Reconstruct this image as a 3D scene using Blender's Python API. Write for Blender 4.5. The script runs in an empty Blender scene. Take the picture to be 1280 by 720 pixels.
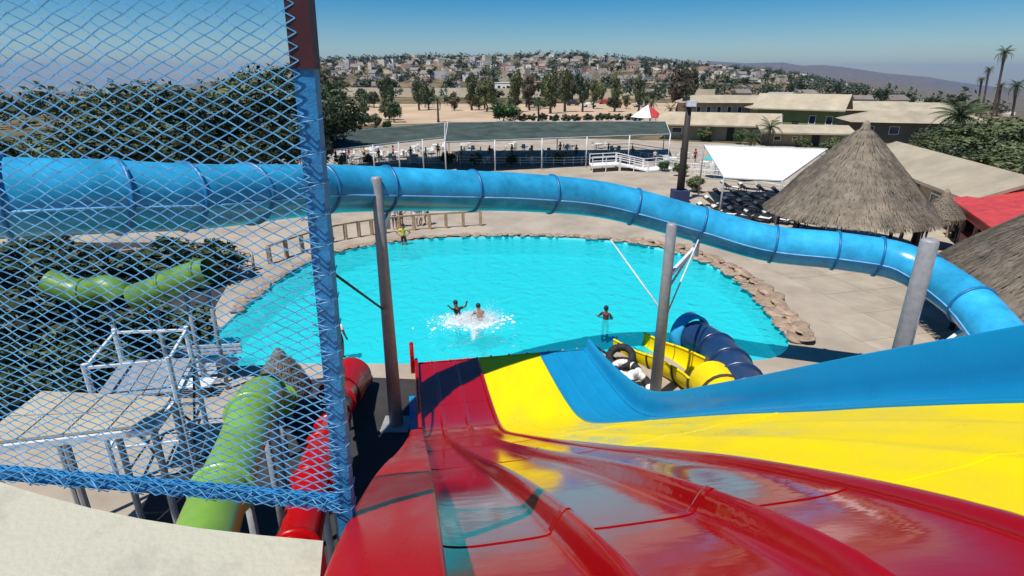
import bpy, bmesh, math, random
import numpy as np
from mathutils import Vector, Matrix, noise as mnoise

# ------------------------------------------------------------------ camera, sky, sun, exposure
SC = bpy.context.scene
COL = SC.collection
R = math.radians
FOC, PITCH, CAMZ = 712.0, R(20.4), 10.0          # focal length in pixels of a 1280-wide frame
SP, CP = math.sin(PITCH), math.cos(PITCH)

cd = bpy.data.cameras.new('camera'); cam = bpy.data.objects.new('camera', cd); COL.objects.link(cam)
cam.location = (0, 0, CAMZ); cam.rotation_euler = (R(90) - PITCH, 0, 0)
cd.sensor_width = 36; cd.lens = 36 * FOC / 1280; cd.clip_start = 0.05; cd.clip_end = 20000
SC.camera = cam

TOSUN = Vector((-0.30, -0.33, 1)).normalized()
W = bpy.data.worlds.new('World'); SC.world = W; W.use_nodes = True
nt = W.node_tree; bg = nt.nodes['Background']
sky = nt.nodes.new('ShaderNodeTexSky'); sky.sky_type = 'NISHITA'; sky.sun_disc = False
sky.sun_elevation = math.asin(TOSUN.z); sky.sun_rotation = math.atan2(TOSUN.x, TOSUN.y)
sky.altitude = 300; sky.air_density = 1.0; sky.dust_density = 0.15; sky.ozone_density = 5.0
hs_ = nt.nodes.new('ShaderNodeHueSaturation'); hs_.inputs['Saturation'].default_value = 1.7
nt.links.new(sky.outputs[0], hs_.inputs['Color']); nt.links.new(hs_.outputs[0], bg.inputs[0]); bg.inputs[1].default_value = 0.08
sd = bpy.data.lights.new('sun', 'SUN'); sun = bpy.data.objects.new('sun', sd); COL.objects.link(sun)
sd.energy = 5.0; sd.angle = R(0.6); sd.color = (1, 0.955, 0.88)
sun.rotation_euler = TOSUN.to_track_quat('Z', 'Y').to_euler(); sun.location = (0, 0, 60)
SC.view_settings.view_transform = 'Standard'; SC.view_settings.look = 'None'
SC.view_settings.exposure = 0.15; SC.view_settings.gamma = 1.0
SC.render.engine = 'CYCLES'; SC.cycles.use_denoising = True
SC.cycles.max_bounces = 8; SC.cycles.transparent_max_bounces = 16
SC.cycles.volume_bounces = 0; SC.cycles.caustics_reflective = False; SC.cycles.caustics_refractive = False

random.seed(7); np.random.seed(7)

# ------------------------------------------------------------------ pixel rays -> points in the place
def ray(px, py):
    x = (px - 640) / FOC; y = (py - 360) / FOC
    return Vector((x, CP - y * SP, -SP - y * CP))
def PZ(px, py, z=0.0):
    d = ray(px, py); k = (z - CAMZ) / d.z
    return Vector((d.x * k, d.y * k, z))
def PD(px, py, depth):
    return Vector((0, 0, CAMZ)) + ray(px, py) * depth
def PF(px, py, fwd):
    d = ray(px, py); return Vector((0, 0, CAMZ)) + d * (fwd / d.y)

# ------------------------------------------------------------------ materials
MATS = {}
def mat(name, col, rough=0.6, var=0.12, scale=3.0, bump=0.0, bscale=30.0, metal=0.0, coat=0.0, spec=0.5, col2=None, thr=None, detail=6, stretch=None):
    if name in MATS: return MATS[name]
    m = bpy.data.materials.new(name); m.use_nodes = True; t = m.node_tree; b = t.nodes['Principled BSDF']
    b.inputs['Roughness'].default_value = rough; b.inputs['Metallic'].default_value = metal
    b.inputs['Coat Weight'].default_value = coat; b.inputs['Coat Roughness'].default_value = 0.06
    b.inputs['Specular IOR Level'].default_value = spec
    tc = t.nodes.new('ShaderNodeTexCoord'); src = tc.outputs['Object']
    if stretch:
        mp = t.nodes.new('ShaderNodeMapping'); mp.inputs['Scale'].default_value = stretch
        t.links.new(src, mp.inputs[0]); src = mp.outputs[0]
    n = t.nodes.new('ShaderNodeTexNoise'); n.inputs['Scale'].default_value = scale; n.inputs['Detail'].default_value = detail
    n.inputs['Roughness'].default_value = 0.65
    t.links.new(src, n.inputs['Vector'])
    r = t.nodes.new('ShaderNodeValToRGB')
    c = np.array(col); a = c * (1 - var * 1.6); e = np.minimum(c * (1 + var * 1.6), 1)
    if col2 is not None: a = np.array(col2); e = c
    p0, p1 = thr if thr else (0.3, 0.7)
    r.color_ramp.elements[0].position = p0; r.color_ramp.elements[1].position = p1
    r.color_ramp.elements[0].color = (*a, 1); r.color_ramp.elements[1].color = (*e, 1)
    t.links.new(n.outputs['Fac'], r.inputs[0])
    oi = t.nodes.new('ShaderNodeObjectInfo'); hv = t.nodes.new('ShaderNodeHueSaturation')
    mr = t.nodes.new('ShaderNodeMapRange'); mr.inputs[3].default_value = 1 - var * .6; mr.inputs[4].default_value = 1 + var * .6
    t.links.new(oi.outputs['Random'], mr.inputs[0]); t.links.new(mr.outputs[0], hv.inputs['Value'])
    t.links.new(r.outputs[0], hv.inputs['Color']); t.links.new(hv.outputs[0], b.inputs['Base Color'])
    if bump:
        n2 = t.nodes.new('ShaderNodeTexNoise'); n2.inputs['Scale'].default_value = bscale; n2.inputs['Detail'].default_value = 4
        t.links.new(src, n2.inputs['Vector'])
        bp = t.nodes.new('ShaderNodeBump'); bp.inputs['Strength'].default_value = bump; bp.inputs['Distance'].default_value = 0.02
        t.links.new(n2.outputs['Fac'], bp.inputs['Height']); t.links.new(bp.outputs[0], b.inputs['Normal'])
        if coat: t.links.new(bp.outputs[0], b.inputs['Coat Normal'])
    # roughness wear
    mr2 = t.nodes.new('ShaderNodeMapRange'); mr2.inputs[3].default_value = max(rough * .7, .02); mr2.inputs[4].default_value = min(rough * 1.4, 1)
    t.links.new(n.outputs['Fac'], mr2.inputs[0]); t.links.new(mr2.outputs[0], b.inputs['Roughness'])
    MATS[name] = m; return m

def leafmat(name, col):
    if name in MATS: return MATS[name]
    m = mat(name, col, 0.55, 0.35, 0.9, detail=3)
    b = m.node_tree.nodes['Principled BSDF']
    b.inputs['Subsurface Weight'].default_value = 0.0
    return m

# gelcoat of the slides: wet, glossy, with scuffs along the lanes
def gelcoat(name, col, rough, scuff=(0.06, 0.05, 0.03), scuff_at=0.74, fade=0.10, bump=0.25, wet=True, spec=.45):
    m = bpy.data.materials.new(name); m.use_nodes = True; t = m.node_tree; b = t.nodes['Principled BSDF']
    tc = t.nodes.new('ShaderNodeTexCoord')
    mp = t.nodes.new('ShaderNodeMapping'); mp.inputs['Rotation'].default_value = (0, 0, R(-10.6)); mp.inputs['Scale'].default_value = (1.0, 0.35, 0.35)
    t.links.new(tc.outputs['Object'], mp.inputs[0])
    n = t.nodes.new('ShaderNodeTexNoise'); n.inputs['Scale'].default_value = 1.6; n.inputs['Detail'].default_value = 8; n.inputs['Roughness'].default_value = .6
    t.links.new(mp.outputs[0], n.inputs['Vector'])
    r = t.nodes.new('ShaderNodeValToRGB'); c = np.array(col)
    r.color_ramp.elements[0].position = .25; r.color_ramp.elements[1].position = .8
    r.color_ramp.elements[0].color = (*(c * (1 - fade)), 1); r.color_ramp.elements[1].color = (*np.minimum(c * (1 + fade) + fade * .006, 1), 1)
    t.links.new(n.outputs['Fac'], r.inputs[0])
    n2 = t.nodes.new('ShaderNodeTexNoise'); n2.inputs['Scale'].default_value = 3.1; n2.inputs['Detail'].default_value = 7; n2.inputs['Roughness'].default_value = .7
    t.links.new(mp.outputs[0], n2.inputs['Vector'])
    r2 = t.nodes.new('ShaderNodeValToRGB'); r2.color_ramp.elements[0].position = scuff_at; r2.color_ramp.elements[1].position = scuff_at + .05
    t.links.new(n2.outputs['Fac'], r2.inputs[0])
    mx = t.nodes.new('ShaderNodeMix'); mx.data_type = 'RGBA'
    mx.inputs['B'].default_value = (*scuff, 1)
    t.links.new(r2.outputs[0], mx.inputs['Factor']); t.links.new(r.outputs[0], mx.inputs['A']); t.links.new(mx.outputs['Result'], b.inputs['Base Color'])
    rr = t.nodes.new('ShaderNodeMapRange'); rr.inputs[1].default_value = .35; rr.inputs[2].default_value = .65
    rr.inputs[3].default_value = rough * .5; rr.inputs[4].default_value = rough * 1.6
    t.links.new(n.outputs['Fac'], rr.inputs[0]); t.links.new(rr.outputs[0], b.inputs['Roughness'])
    n3 = t.nodes.new('ShaderNodeTexNoise'); n3.inputs['Scale'].default_value = 7; n3.inputs['Detail'].default_value = 3
    mp3 = t.nodes.new('ShaderNodeMapping'); mp3.inputs['Rotation'].default_value = (0, 0, R(-10.6)); mp3.inputs['Scale'].default_value = (.5, 1.2, 1.2)
    t.links.new(tc.outputs['Object'], mp3.inputs[0]); t.links.new(mp3.outputs[0], n3.inputs['Vector'])
    bp = t.nodes.new('ShaderNodeBump'); bp.inputs['Strength'].default_value = bump; bp.inputs['Distance'].default_value = .02
    t.links.new(n3.outputs['Fac'], bp.inputs['Height']); t.links.new(bp.outputs[0], b.inputs['Normal'])
    b.inputs['Specular IOR Level'].default_value = spec
    b.inputs['Coat Weight'].default_value = .15 if wet else .0; b.inputs['Coat Roughness'].default_value = .05
    t.links.new(bp.outputs[0], b.inputs['Coat Normal'])
    MATS[name] = m; return m

gelcoat('red_gel', (0.30, 0.002, 0.004), .12, scuff=(.30, .02, .02), scuff_at=.68, bump=.10)
gelcoat('red_gel_dry', (0.38, 0.002, 0.004), .34, scuff=(.5, .12, .1), scuff_at=.72, bump=.06, wet=False, spec=.15)
gelcoat('yellow_gel', (0.86, 0.64, 0.001), .45, scuff=(.16, .11, .02), scuff_at=.72, bump=.10, wet=False, spec=.10)
gelcoat('blue_gel', (0.008, 0.23, 0.45), .25, scuff=(.02, .16, .34), scuff_at=.72, bump=.10, wet=False, spec=.18)
mat('tube_blue', (0.03, 0.34, 0.60), .24, .2, 1.3, bump=.05, bscale=5, coat=.08, spec=.4)
mat('tube_seam', (0.16, 0.42, 0.66), .4, .10, 4)
mat('tube_flange', (0.012, 0.15, 0.36), .4, .15, 4)
mat('steel_grey', (0.27, 0.27, 0.28), .45, .12, 6, bump=.05, bscale=40)
mat('steel_light', (0.62, 0.64, 0.66), .4, .10, 6)
mat('black_steel', (0.018, 0.018, 0.02), .5, .2, 8)
mat('fence_blue', (0.02, 0.20, 0.44), .38, .22, 20, bump=.2, bscale=120)
mat('mesh_blue', (0.095, 0.30, 0.53), .32, .25, 30)
mat('maroon', (0.05, 0.006, 0.010), .5, .2, 8)
mat('cream_concrete', (0.44, 0.42, 0.325), .75, .10, 1.3, bump=.25, bscale=45, col2=(.29, .28, .225), thr=(.32, .50))
mat('deck_concrete', (0.38, 0.32, 0.25), .8, .12, .35, bump=.2, bscale=30, col2=(.26, .215, .165), thr=(.3, .62))
mat('pool_rock', (0.30, 0.215, 0.15), .85, .25, 2.2, bump=.7, bscale=9)
mat('white_paint', (0.78, 0.78, 0.76), .45, .06, 5)
mat('sail_cloth', (0.80, 0.79, 0.70), .8, .04, .6, bump=.1, bscale=3)
mat('wood_rail', (0.36, 0.25, 0.15), .7, .25, 5, bump=.3, bscale=30)
mat('dark_wood', (0.035, 0.026, 0.02), .7, .3, 6, bump=.4, bscale=25)
mat('thatch', (0.19, 0.155, 0.115), .95, .28, 1.1, bump=.5, bscale=30)
mat('thatch_dark', (0.12, 0.098, 0.072), .95, .3, 2)
mat('green_gel_shaded', (0.11, 0.22, 0.03), .4, .2, 1.2, bump=.05); mat('green_gel', (0.19, 0.36, 0.045), .3, .12, 1.2, bump=.05)  # first green is the second one with shade put into its colour
mat('dark_cloth', (0.012, 0.011, 0.018), .9, .3, 6)
mat('shade_net', (0.050, 0.068, 0.060), .95, .25, .5, bump=.2, bscale=2, spec=.05)
mat('red_paint', (0.50, 0.05, 0.045), .5, .15, 2)
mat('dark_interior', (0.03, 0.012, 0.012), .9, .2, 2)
mat('tile_roof', (0.40, 0.33, 0.23), .85, .14, .5, bump=.3, bscale=8)
mat('pale_roof', (0.37, 0.315, 0.225), .85, .14, .3, bump=.2, bscale=6)
mat('green_wall', (0.19, 0.24, 0.07), .85, .12, .6)
mat('shaded_brown_wall', (0.20, 0.14, 0.09), .9, .15, .5); mat('tan_wall', (0.40, 0.31, 0.19), .85, .14, .6)  # brown of these walls carries the shade on the house fronts
mat('cream_wall', (0.62, 0.53, 0.38), .85, .10, .2)
mat('glass_dark', (0.03, 0.04, 0.05), .12, .1, 2)
mat('bark', (0.09, 0.065, 0.045), .9, .3, 8, bump=.6, bscale=20)
mat('palm_bark', (0.085, 0.06, 0.042), .9, .3, 10, bump=.8, bscale=25)
leafmat('leaf_dark', (0.036, 0.056, 0.018)); leafmat('leaf_olive', (0.085, 0.105, 0.032))
leafmat('leaf_green', (0.035, 0.085, 0.015)); leafmat('leaf_brown', (0.085, 0.062, 0.032))
leafmat('palm_leaf', (0.055, 0.085, 0.022)); leafmat('palm_dead', (0.12, 0.085, 0.045))
mat('sand', (0.50, 0.36, 0.235), .95, .10, .05, bump=.2, bscale=2, col2=(.36, .26, .165), thr=(.35, .6))
mat('earth', (0.20, 0.15, 0.10), .95, .2, .3)
mat('foam', (0.86, 0.90, 0.92), .5, .03, 3)
mat('skin_tan', (0.36, 0.18, 0.11), .5, .08, 6); mat('skin_brown', (0.20, 0.09, 0.05), .5, .08, 6)
mat('hair_black', (0.012, 0.009, 0.008), .6, .2, 20)
for nm, c in dict(cloth_black=(.015, .015, .018), cloth_yellow=(.75, .5, .04), cloth_white=(.75, .75, .73), cloth_maroon=(.16, .02, .03),
                  cloth_navy=(.02, .03, .10), cloth_blue=(.06, .2, .4), cloth_red=(.5, .03, .03), cloth_pink=(.6, .2, .28)).items():
    mat(nm, c, .85, .1, 8)
for nm, c in dict(house_white=(.80, .78, .72), house_tan=(.55, .45, .33), house_grey=(.48, .47, .46), house_rose=(.48, .30, .23), house_sand=(.68, .60, .48)).items():
    mat(nm, c, .9, .16, .3)
mat('roof_far', (.24, .20, .17), .9, .3, .3)
for nm, c in dict(car_white=(.75, .75, .75), car_red=(.4, .03, .03), car_orange=(.6, .22, .02), car_dark=(.03, .035, .05), car_silver=(.45, .46, .48)).items():
    mat(nm, c, .25, .03, 3, coat=.5)
mat('tyre', (.015, .015, .015), .9, .1, 5)

# ------------------------------------------------------------------ mesh helpers
class MB:
    def __init__(s): s.v = []; s.f = []; s.mi = []
    def add(s, vs, fs, mi=0):
        o = len(s.v); s.v.extend([tuple(p) for p in vs]); s.f.extend([tuple(i + o for i in f) for f in fs]); s.mi.extend([mi] * len(fs)); return s
    def box(s, c, size, rz=0, mi=0, M=None):
        hx, hy, hz = size[0] / 2, size[1] / 2, size[2] / 2
        vs = [Vector((x * hx, y * hy, z * hz)) for z in (-1, 1) for y in (-1, 1) for x in (-1, 1)]
        m = M if M is not None else Matrix.Rotation(rz, 3, 'Z')
        vs = [m @ v + Vector(c) for v in vs]
        return s.add(vs, [(0, 2, 3, 1), (4, 5, 7, 6), (0, 1, 5, 4), (2, 6, 7, 3), (0, 4, 6, 2), (1, 3, 7, 5)], mi)
    def bar(s, a, b, w, h=None, mi=0, up=(0, 0, 1)):
        a = Vector(a); b = Vector(b); h = h or w; d = b - a; L = d.length; d.normalize(); u = Vector(up)
        if abs(d.dot(u)) > .99: u = Vector((0, 1, 0))
        x = d.cross(u).normalized(); z = x.cross(d)
        M = Matrix((x, d, z)).transposed()
        return s.box((a + b) / 2, (w, L, h), M=M, mi=mi)
    def tube(s, pts, rad, n=10, cap=True, mi=0, arc=None, closed=False):
        """sweep a circle (or an open arc a0..a1, measured from straight down) along pts"""
        pts = [Vector(p) for p in pts]; m = len(pts); rr = rad if hasattr(rad, '__len__') else [rad] * m
        rings = []; pu = None
        full = arc is None
        for i, p in enumerate(pts):
            d = (pts[min(i + 1, m - 1)] - pts[max(i - 1, 0)]).normalized()
            u = Vector((0, 0, 1)) if abs(d.z) < .95 else Vector((0, 1, 0))
            if abs(d.z) >= .95 and pu is not None: u = pu
            x = d.cross(u).normalized(); z = x.cross(d); pu = z
            if full: an = [2 * math.pi * k / n for k in range(n)]
            else: an = [arc[0] + (arc[1] - arc[0]) * k / (n - 1) for k in range(n)]
            rings.append([p + (x * math.sin(a) - z * math.cos(a)) * rr[i] for a in an])
        vs = [q for r in rings for q in r]; fs = []
        w = n if full else n - 1
        for i in range(m - 1):
            for k in range(w):
                fs.append((i * n + k, i * n + (k + 1) % n, (i + 1) * n + (k + 1) % n, (i + 1) * n + k))
        if cap and full: fs.append(tuple(range(n - 1, -1, -1))); fs.append(tuple(range((m - 1) * n, m * n)))
        return s.add(vs, fs, mi)
    def cyl(s, a, b, r0, r1=None, n=10, mi=0): return s.tube([a, b], [r0, r0 if r1 is None else r1], n, True, mi)
    def ball(s, c, r, n=8, m=6, mi=0, sc=(1, 1, 1)):
        vs = []; fs = []
        for i in range(m + 1):
            t = math.pi * i / m
            for k in range(n):
                p = 2 * math.pi * k / n
                vs.append((c[0] + r * sc[0] * math.sin(t) * math.cos(p), c[1] + r * sc[1] * math.sin(t) * math.sin(p), c[2] + r * sc[2] * math.cos(t)))
        for i in range(m):
            for k in range(n): fs.append((i * n + k, (i + 1) * n + k, (i + 1) * n + (k + 1) % n, i * n + (k + 1) % n))
        return s.add(vs, fs, mi)
    def prism(s, poly, z0, z1, mi=0):
        n = len(poly); vs = [(p[0], p[1], z0) for p in poly] + [(p[0], p[1], z1) for p in poly]
        fs = [tuple(range(n - 1, -1, -1)), tuple(range(n, 2 * n))] + [(i, (i + 1) % n, n + (i + 1) % n, n + i) for i in range(n)]
        return s.add(vs, fs, mi)
    def mesh(s, name, mats, smooth=False):
        me = bpy.data.meshes.new(name); me.from_pydata(s.v, [], s.f); me.update()
        for m in (mats if isinstance(mats, (list, tuple)) else [mats]): me.materials.append(MATS[m])
        if any(s.mi): me.polygons.foreach_set('material_index', s.mi)
        if smooth: me.polygons.foreach_set('use_smooth', [True] * len(me.polygons))
        return me
    def build(s, name, mats, parent=None, smooth=False): return link(name, s.mesh(name, mats, smooth), parent)

def link(name, me, parent=None, loc=None):
    o = bpy.data.objects.new(name, me); COL.objects.link(o)
    if parent is not None: o.parent = parent
    if loc is not None: o.location = loc
    return o
def tag(o, label=None, cat=None, group=None, kind=None):
    if label: o['label'] = label
    if cat: o['category'] = cat
    if group: o['group'] = group
    if kind: o['kind'] = kind
    return o
def thing(name, label, cat, loc=(0, 0, 0), rz=0, group=None):
    o = bpy.data.objects.new(name, None); COL.objects.link(o); o.location = loc; o.rotation_euler = (0, 0, rz)
    o.empty_display_size = .3
    return tag(o, label, cat, group)
def copy_tree(o, parent=None, loc=None, rz=None, scale=None, label=None):
    c = o.copy(); COL.objects.link(c)
    if parent is not None: c.parent = parent
    if loc is not None: c.location = loc
    if rz is not None: c.rotation_euler = (0, 0, rz)
    if scale is not None: c.scale = scale if hasattr(scale, '__len__') else (scale,) * 3
    if label: c['label'] = label
    for ch in list(o.children): copy_tree(ch, c)
    return c
def ss(a, b, x):
    t = min(max((x - a) / (b - a), 0), 1); return t * t * (3 - 2 * t)
def catmull(pts, n=12):
    P = [Vector(p) for p in pts]; P = [P[0] * 2 - P[1]] + P + [P[-1] * 2 - P[-2]]; out = []
    for i in range(1, len(P) - 2):
        a, b, c, d = P[i - 1:i + 3]
        for k in range(n):
            t = k / n
            out.append(.5 * ((2 * b) + (c - a) * t + (2 * a - 5 * b + 4 * c - d) * t * t + (3 * b - a - 3 * c + d) * t ** 3))
    out.append(P[-2]); return out

# ------------------------------------------------------------------ terrain, deck, pool
DC = Vector((0, 25, 0)); DR = 76.0
def fbm(x, y, s=1.0, o=4): return mnoise.fractal(Vector((x * s, y * s, 3.7)), 1.0, 2.0, o)
def ridge_elev(az):                                       # crest of the far mountains, degrees above level
    xs = [-60, -32, -24, -16, 5, 10, 16, 22, 28, 33, 38, 44, 60]; ys = [-1.6, -1.6, -.6, .4, .5, .75, 1.1, 1.05, .75, .1, -.8, -1.5, -1.6]
    return float(np.interp(az, xs, ys))
def hill_elev(az):                                        # crest of the near town hill
    xs = [-70, -40, -24, -19, -15, -8, 0, 6, 11, 16, 22, 28]; ys = [-2.4, -2.4, -.6, .7, 1.05, 1.35, 1.45, 1.4, 1.25, .85, .15, -.4]
    return float(np.interp(az, xs, ys))
def terrain_h(x, y):
    rr = math.hypot(x, y - 25)
    base = -2.2 if rr < DR - 4 else (-2.2 + 2.16 * (rr - DR + 4) / 2 if rr < DR - 2 else -.04)
    r = math.hypot(x, y); az = math.degrees(math.atan2(x, y)) if y > 1 or abs(x) > 1 else 0
    if abs(az) > 75: az = math.copysign(75, az)
    if r < 150: return base
    right = max(ss(24, 40, az), ss(19, 36, -az))
    hl = (10 + 900 * math.tan(R(hill_elev(az)))) * ss(260, 900, r) * (1 - .6 * ss(1000, 2200, r))
    hr = -95 * min(max((r - 200) / 1900, 0), 1)
    h = hl * (1 - right) + hr * right
    mt = 10 + 9500 * math.tan(R(ridge_elev(az) + .16 * fbm(az * .35, 0, 1, 5)))
    h = h + (mt - h) * ss(4500, 9500, r)
    h += fbm(x, y, .006, 5) * 5 * ss(260, 700, r) * (1 - ss(700, 1200, r) * .3)
    h += fbm(x, y, .0006, 6) * 90 * ss(4700, 6800, r) * (1 - ss(8500, 9500, r))
    return base + (h if r > 150 else 0)
vs, fs = [], []
RS = [0, 20, 40, 60, DR - 4.5, DR - 4, DR - 3.3, DR - 2.7, DR - 2, DR + 2, 85, 100, 120, 150, 180] + list(np.geomspace(210, 12000, 110))
NA = 240
for i, r in enumerate(RS):
    for k in range(NA):
        a = 2 * math.pi * k / NA
        x, y = DC.x + r * math.sin(a), DC.y + r * math.cos(a); vs.append((x, y, terrain_h(x, y)))
for i in range(len(RS) - 1):
    for k in range(NA): fs.append((i * NA + k, (i + 1) * NA + k, (i + 1) * NA + (k + 1) % NA, i * NA + (k + 1) % NA))
tm = bpy.data.materials.new('terrain'); tm.use_nodes = True; t = tm.node_tree; b = t.nodes['Principled BSDF']; b.inputs['Roughness'].default_value = .95
b.inputs['Specular IOR Level'].default_value = .1
geo = t.nodes.new('ShaderNodeNewGeometry')
def tnoise(scale, lo, hi, c0, c1, det=6):
    n = t.nodes.new('ShaderNodeTexNoise'); n.inputs['Scale'].default_value = scale; n.inputs['Detail'].default_value = det; n.inputs['Roughness'].default_value = .7
    t.links.new(geo.outputs['Position'], n.inputs['Vector']); r = t.nodes.new('ShaderNodeValToRGB')
    r.color_ramp.elements[0].position = lo; r.color_ramp.elements[1].position = hi
    r.color_ramp.elements[0].color = (*c0, 1); r.color_ramp.elements[1].color = (*c1, 1)
    t.links.new(n.outputs['Fac'], r.inputs[0]); return r.outputs[0]
c1 = tnoise(.02, .35, .65, (.085, .085, .04), (.30, .20, .125)); c2 = tnoise(.11, .48, .58, (0, 0, 0), (1, 1, 1))
mx = t.nodes.new('ShaderNodeMix'); mx.data_type = 'RGBA'; mx.inputs['B'].default_value = (.055, .06, .03, 1)
t.links.new(c2, mx.inputs['Factor']); t.links.new(c1, mx.inputs['A']); t.links.new(mx.outputs['Result'], b.inputs['Base Color'])
MATS['terrain'] = tm
from mathutils.bvhtree import BVHTree
TBVH = BVHTree.FromPolygons(vs, fs)
def ground(x, y):
    h = TBVH.ray_cast(Vector((x, y, 3000)), Vector((0, 0, -1)))[0]; return h.z if h else 0
tb = MB(); tb.v = vs; tb.f = fs; tb.mi = [0] * len(fs)
tag(tb.build('terrain', 'terrain', smooth=True), kind='structure')

WZ = -0.12
pool_px = [(236, 455), (262, 428), (300, 392), (345, 356), (400, 326), (455, 311), (530, 301), (610, 298), (700, 299), (780, 305), (850, 319),
           (905, 343), (940, 372), (965, 402), (985, 432), (960, 452), (880, 452), (800, 444), (745, 446), (640, 456), (520, 458), (380, 458), (290, 461)]
pool_c = [PZ(x, y, WZ) for x, y in pool_px]
pool = catmull(pool_c + [pool_c[0]], 6)[:-1]
pool2 = [(p.x, p.y) for p in pool]
def inside(p, poly):
    c = False; n = len(poly); j = n - 1
    for i in range(n):
        if (poly[i][1] > p[1]) != (poly[j][1] > p[1]) and p[0] < (poly[j][0] - poly[i][0]) * (p[1] - poly[i][1]) / (poly[j][1] - poly[i][1]) + poly[i][0]: c = not c
        j = i
    return c
def pooldist(p): return min(math.hypot(p[0] - q[0], p[1] - q[1]) for q in pool2)
def fill(name, loops, m):
    bm = bmesh.new(); ed = []
    for lp in loops:
        v = [bm.verts.new(p) for p in lp]
        ed += [bm.edges.new((v[i], v[(i + 1) % len(v)])) for i in range(len(v))]
    bmesh.ops.triangle_fill(bm, use_beauty=True, use_dissolve=False, edges=ed)
    for f in bm.faces:
        if f.normal.z < 0: f.normal_flip()
    me = bpy.data.meshes.new(name); bm.to_mesh(me); bm.free(); me.materials.append(MATS[m]); return link(name, me)
circ = [(DC.x + DR * math.sin(2 * math.pi * k / 96), DC.y + DR * math.cos(2 * math.pi * k / 96), 0) for k in range(96)]
deck = tag(fill('pool_deck', [circ, [(x, y, 0) for x, y in pool2]], 'deck_concrete'), kind='structure')
# basin
pm = bpy.data.materials.new('pool_paint'); pm.use_nodes = True; b = pm.node_tree.nodes['Principled BSDF']
b.inputs['Base Color'].default_value = (.24, .84, .90, 1); b.inputs['Roughness'].default_value = .6; MATS['pool_paint'] = pm
n = len(pool2); pb = MB()
pb.add([(x, y, -.004) for x, y in pool2] + [(x, y, -1.25) for x, y in pool2], [(i, (i + 1) % n, n + (i + 1) % n, n + i) for i in range(n)])
pw = pb.build('pool_wall', 'pool_paint'); tag(pw, kind='structure')
tag(fill('pool_floor', [[(x, y, -1.25) for x, y in pool2]], 'pool_paint'), kind='structure')
# water: tinted clear body with a rippled reflecting surface
wm = bpy.data.materials.new('pool_water'); wm.use_nodes = True; t = wm.node_tree; t.nodes.clear()
out = t.nodes.new('ShaderNodeOutputMaterial'); tr = t.nodes.new('ShaderNodeBsdfTransparent'); tr.inputs[0].default_value = (.22, .90, .94, 1)
df = t.nodes.new('ShaderNodeBsdfDiffuse'); df.inputs[0].default_value = (.03, .68, .74, 1)
gl = t.nodes.new('ShaderNodeBsdfGlossy'); gl.inputs['Roughness'].default_value = .05
fr = t.nodes.new('ShaderNodeFresnel'); fr.inputs[0].default_value = 1.33
tc = t.nodes.new('ShaderNodeTexCoord'); n1 = t.nodes.new('ShaderNodeTexNoise'); n1.inputs['Scale'].default_value = 1.7; n1.inputs['Detail'].default_value = 5
n1.inputs['Distortion'].default_value = .6
bp = t.nodes.new('ShaderNodeBump'); bp.inputs['Strength'].default_value = .85; bp.inputs['Distance'].default_value = .15
t.links.new(tc.outputs['Object'], n1.inputs['Vector']); t.links.new(n1.outputs['Fac'], bp.inputs['Height'])
for q in (gl, fr, df): t.links.new(bp.outputs[0], q.inputs['Normal'])
m1 = t.nodes.new('ShaderNodeMixShader'); m1.inputs[0].default_value = .55; t.links.new(tr.outputs[0], m1.inputs[1]); t.links.new(df.outputs[0], m1.inputs[2])
m2 = t.nodes.new('ShaderNodeMixShader'); t.links.new(fr.outputs[0], m2.inputs[0]); t.links.new(m1.outputs[0], m2.inputs[1]); t.links.new(gl.outputs[0], m2.inputs[2])
t.links.new(m2.outputs[0], out.inputs[0]); MATS['pool_water'] = wm
tag(fill('pool_water', [[(x, y, WZ) for x, y in pool2]], 'pool_water'), kind='structure')

# sandy lot beyond the park
sl = MB(); P0 = [PZ(380, 158), PZ(640, 152), PZ(860, 152), PZ(890, 128), PZ(640, 130), PZ(330, 130)]
sl.add([(p.x, p.y, .02) for p in P0], [(0, 1, 2, 3, 4, 5)]); tag(sl.build('sand_lot', 'sand'), kind='structure')

# ------------------------------------------------------------------ big racing slide
AZ = R(-10.6); F = Vector((math.sin(AZ), math.cos(AZ), 0)); S = Vector((math.cos(AZ), -math.sin(AZ), 0))
PD_ = [-1.6, -.6, .2, .7, 1.33, 2.7, 4, 5, 7.55, 10, 12.3, 13.3, 14.3, 16, 19]
PZ_ = [8.60, 8.60, 8.58, 8.54, 8.36, 7.58, 6.74, 6.06, 4.38, 2.80, 1.34, .82, .52, .33, .22]
def zf(d):
    # smooth interpolation (monotone-ish cubic through the measured profile)
    i = max(0, min(len(PD_) - 2, int(np.searchsorted(PD_, d)) - 1))
    def m(k):
        if k == 0 or k == len(PD_) - 1: return (PZ_[min(k + 1, len(PD_) - 1)] - PZ_[max(k - 1, 0)]) / (PD_[min(k + 1, len(PD_) - 1)] - PD_[max(k - 1, 0)])
        return (PZ_[k + 1] - PZ_[k - 1]) / (PD_[k + 1] - PD_[k - 1])
    h = PD_[i + 1] - PD_[i]; u = (d - PD_[i]) / h
    return (2 * u ** 3 - 3 * u * u + 1) * PZ_[i] + (u ** 3 - 2 * u * u + u) * h * m(i) + (-2 * u ** 3 + 3 * u * u) * PZ_[i + 1] + (u ** 3 - u * u) * h * m(i + 1)
def SLP(s, d, h=0.0):
    bank = .24 * min(max((s - 2.2) / 2.3, 0), 1) * (1 - ss(6, 13, d))      # yellow and blue lanes sit a little higher at the top
    p = F * d + S * s; return Vector((p.x, p.y, zf(d) + h + bank))
DS = list(np.arange(-1.5, 18.71, .18))
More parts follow.
